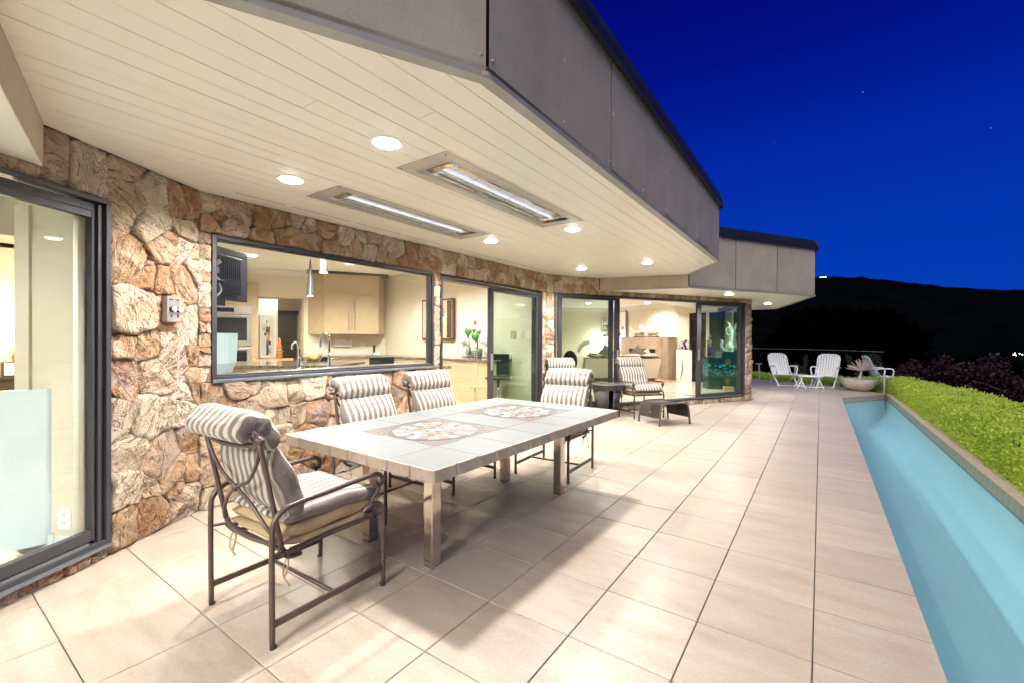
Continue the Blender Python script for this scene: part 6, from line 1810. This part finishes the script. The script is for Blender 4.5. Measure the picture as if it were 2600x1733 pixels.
# navy plinths with sculptures
F0 = Fr(0, 0, 55)
def plinth(lb, s0, s1, top, depth, c):
    t = thing('plinth', lb, 'plinth', (c[0], c[1], .10), 0, 'navy painted plinths in the living room')
    o = MB().fbox(F0, s0, s1, -depth / 2, depth / 2, 0, top - .10).build('box', 'navy', t, bevel=.003); return t, o
t1, o1 = plinth('lower dark navy plinth painted with wave crests', -.17, .17, .905, .34, (-2.33, 12.46)); t2, o2 = plinth('taller dark navy plinth painted with orange starburst flowers', -.185, .185, 1.065, .36, (-2.03, 12.66))
of = plain('orange_paint', (.60, .24, .05), .5)
def burst(o, s_, z, r_):
    m_ = MB()
    for k in range(14):
        a = 2 * math.pi * k / 14; p = [(s_, z), (s_ + r_ * math.cos(a), z + r_ * math.sin(a)), (s_ + r_ * .8 * math.cos(a + .13), z + r_ * .8 * math.sin(a + .13))]
        m_.hexa([F0(u, .180 + .0005, v) for u, v in p], [F0(u, .1825, v) for u, v in p])
    m_.build('painted_flower', of, o)
burst(o2, -.04, .72, .085); burst(o2, -.04, .22, .080); burst(o2, .16, .50, .045)
for s_ in (-.06, -.02): MB().tube([F0(s_, .182, .02), F0(-.04, .182, .18)], .003, 4).build('painted_stem', of, o2)
t = thing('moon_sculpture', 'clear crystal crescent moon and seated figure on the taller navy plinth', 'sculpture', (-2.03, 12.66, 1.067))
cr = 'crystal'
arc = [F0(-.02 + .17 * math.sin(a) , 0, .50 + .38 * -math.cos(a)) for a in np.linspace(.5, 2.9, 16)]
arc = [F0(-.05 + .19 * math.sin(a), 0, .42 - .36 * math.cos(a)) for a in np.linspace(.15, 3.0, 18)]
MB().tube(arc, [.006 + .034 * math.sin(math.pi * i / 17) for i in range(18)], 12).build('crescent', cr, t, smooth=True)
MB().tube([F0(.05 + .06 * math.cos(a), .02, .52 + .10 * math.sin(a)) for a in np.linspace(0, 2 * math.pi, 16, endpoint=False)], .016, 8, True).build('ring', cr, t, smooth=True)
m_ = MB(); m_.ball(F0(.07, 0, .13), .075, 14, 10, (1, 1, 1.5)); m_.ball(F0(-.13, .02, .27), .032, 10, 8); m_.tube(spline([F0(-.10, .02, .27), F0(-.12, 0, .14), F0(-.05, 0, .02)], 5), .035, 8); m_.tube(spline([F0(.06, 0, .2), F0(.15, 0, .12), F0(.18, 0, .01)], 5), .028, 8)
m_.build('figure', cr, t, smooth=True)
t = thing('glass_figure', 'slender gilt and plum glass figure with a pointed hat on the lower navy plinth', 'sculpture', (-2.40, 12.42, .907))
MB().lathe([(.06, 0), (.065, .05), (.05, .2), (.06, .36), (.075, .42), (.03, .47)], seg=14).build('robe', 'gold', t, smooth=True); MB().ball((0, 0, .51), .032, 10, 8).build('head', cr, t, smooth=True); MB().lathe([(.075, .53), (.03, .55), (.001, .64)], seg=14).build('hat', cr, t, smooth=True); MB().lathe([(.045, .06), (.052, .2), (.04, .34)], (.015, -.04, 0), 10).build('sash', pur, t, smooth=True)
t = thing('cube_sculpture', 'small tilted glass pyramid on a brass-coloured block on the floor', 'sculpture', (-1.86, 11.95, .10), R(20))
MB().box(-.11, .11, -.09, .09, 0, .12).build('base', 'lightwood', t, bevel=.004); MB().hexa([(-.17, -.15, .13), (.17, -.15, .13), (.17, .15, .13), (-.17, .15, .13)], [(-.01, -.01, .34), (.01, -.01, .34), (.01, .01, .34), (-.01, .01, .34)]).build('glass_pyramid', 'glass_green', t)
t = tag(MB().prism([(-4.9, 11.9), (-3.45, 13.75), (-5.6, 15.1), (-7.4, 12.9)], .101, .109).build('rug', 'rug'), 'red and beige patterned rug under the sofa on the polished floor', 'rug')
t = tag(MB().fbox(Fr(-2.45, 10.56, 30), -.05, .05, -.16, .16, .1005, .105).build('floor_vent', 'joint'), 'small dark floor vent just inside the living room door', 'vent')

# ------------------------------------------------------------------ study
t = thing('white_screen', 'large glossy pale freestanding panel behind the near sliding door', 'panel', (-3.703, .585, 0), 0)
F0 = Fr(0, 0, 190)
MB().fbox(F0, 0, 1.3, -.012, .012, .145, 1.052).build('panel', 'bluewhite', t, bevel=.004)
MB().tube([F0(.02, 0, .112), F0(.02, .0, .16)], .012, 8).build('support', 'brushed', t); MB().hexa([F0(-.04, -.10, .101), F0(.5, -.10, .101), F0(.5, .10, .101), F0(-.04, .10, .101)], [F0(-.02, -.08, .115), F0(.5, -.08, .115), F0(.5, .08, .115), F0(-.02, .08, .115)]).build('foot', 'brushed', t)
MB().fbox(F0, -.006, .003, -.014, .014, .48, .56).build('latch', 'dark', t)
t = thing('wall_outlet', 'white double outlet low on the cream wall behind the near glass door', 'outlet', tuple(SF(.085, 0, .290)), 0)
F0 = Fr(0, 0, -120); MB().fbox(F0, -.040, .040, -.007, 0, -.060, .060).build('cover_plate', 'white', t, bevel=.002)
for z in (-.024, .024):
    o = MB().fbox(F0, -.018, .018, -.009, -.007, z - .017, z + .017).build('socket', 'white', t, bevel=.002)
    for s_ in (-.007, .007): MB().fbox(F0, s_ - .0012, s_ + .0012, -.0095, -.009, z - .002, z + .008).build('slot', 'dark', o)
t = tag(MB().tube(spline([tuple(SF(.17, -.01, .20)), tuple(SF(.12, -.03, .215)), tuple(SF(.10, -.05, .17)), tuple(SF(.13, -.06, .125)), tuple(SF(.17, -.05, .112)), tuple(SF(.20, -.05, .108))], 6), .0022, 5).build('white_cable', 'brushed'), 'thin white cable looping to the floor beside the outlet', 'cable')
t = thing('dark_cabinet', 'dark carved wood cabinet at the far end of the study', 'cabinet', (-7.35, .66, .10))
MB().box(-.22, .22, -.6, .26, 0, .80).build('body', 'wood', t, bevel=.01); MB().box(-.24, .24, -.63, .29, .80, .83).build('top', 'wood', t, bevel=.004)
MB().box(.22, .235, -.05, .22, .10, .72).build('door', 'wood', t, bevel=.004)
t = thing('mantel_clock', 'wooden clock with a square white dial on the dark cabinet', 'clock', (-7.18, .80, .931), R(0))
MB().box(-.06, .05, -.07, .10, 0, .155).build('case', 'wood', t, bevel=.003); o = MB().box(.05, .054, -.055, .09, .012, .145).build('dial', 'linen', t)
for a in range(12):
    an = math.radians(30 * a); MB().box(.054, .0555, .0175 + .052 * math.sin(an) - .003, .0175 + .052 * math.sin(an) + .003, .078 + .052 * math.cos(an) - .005, .078 + .052 * math.cos(an) + .005).build('hour_mark', 'dark', o)
MB().tube([(.056, .0175, .078), (.056, .052, .093)], .0018, 4).build('hand', 'dark', o); MB().tube([(.056, .0175, .078), (.056, .045, .055)], .0025, 4).build('hand', 'dark', o)
t = thing('table_lamp', 'warm glowing table lamp on the dark cabinet seen through the near door', 'lamp', (-7.35, .87, .931))
MB().lathe([(.07, 0), (.05, .02), (.03, .1), (.05, .2), (.02, .30)], seg=16).build('base', 'gold', t, smooth=True); MB().lathe([(.17, .33), (.09, .58), (.085, .58), (.165, .33)], seg=24).build('lamp_shade', 'glow', t, smooth='auto')
L = bpy.data.lights.new('lamp', 'POINT'); L.energy = 7; L.shadow_soft_size = .08; L.color = (1, .78, .5); o = bpy.data.objects.new('lamp', L); C.objects.link(o); o.parent = t; o.location = (.1, 0, .66)
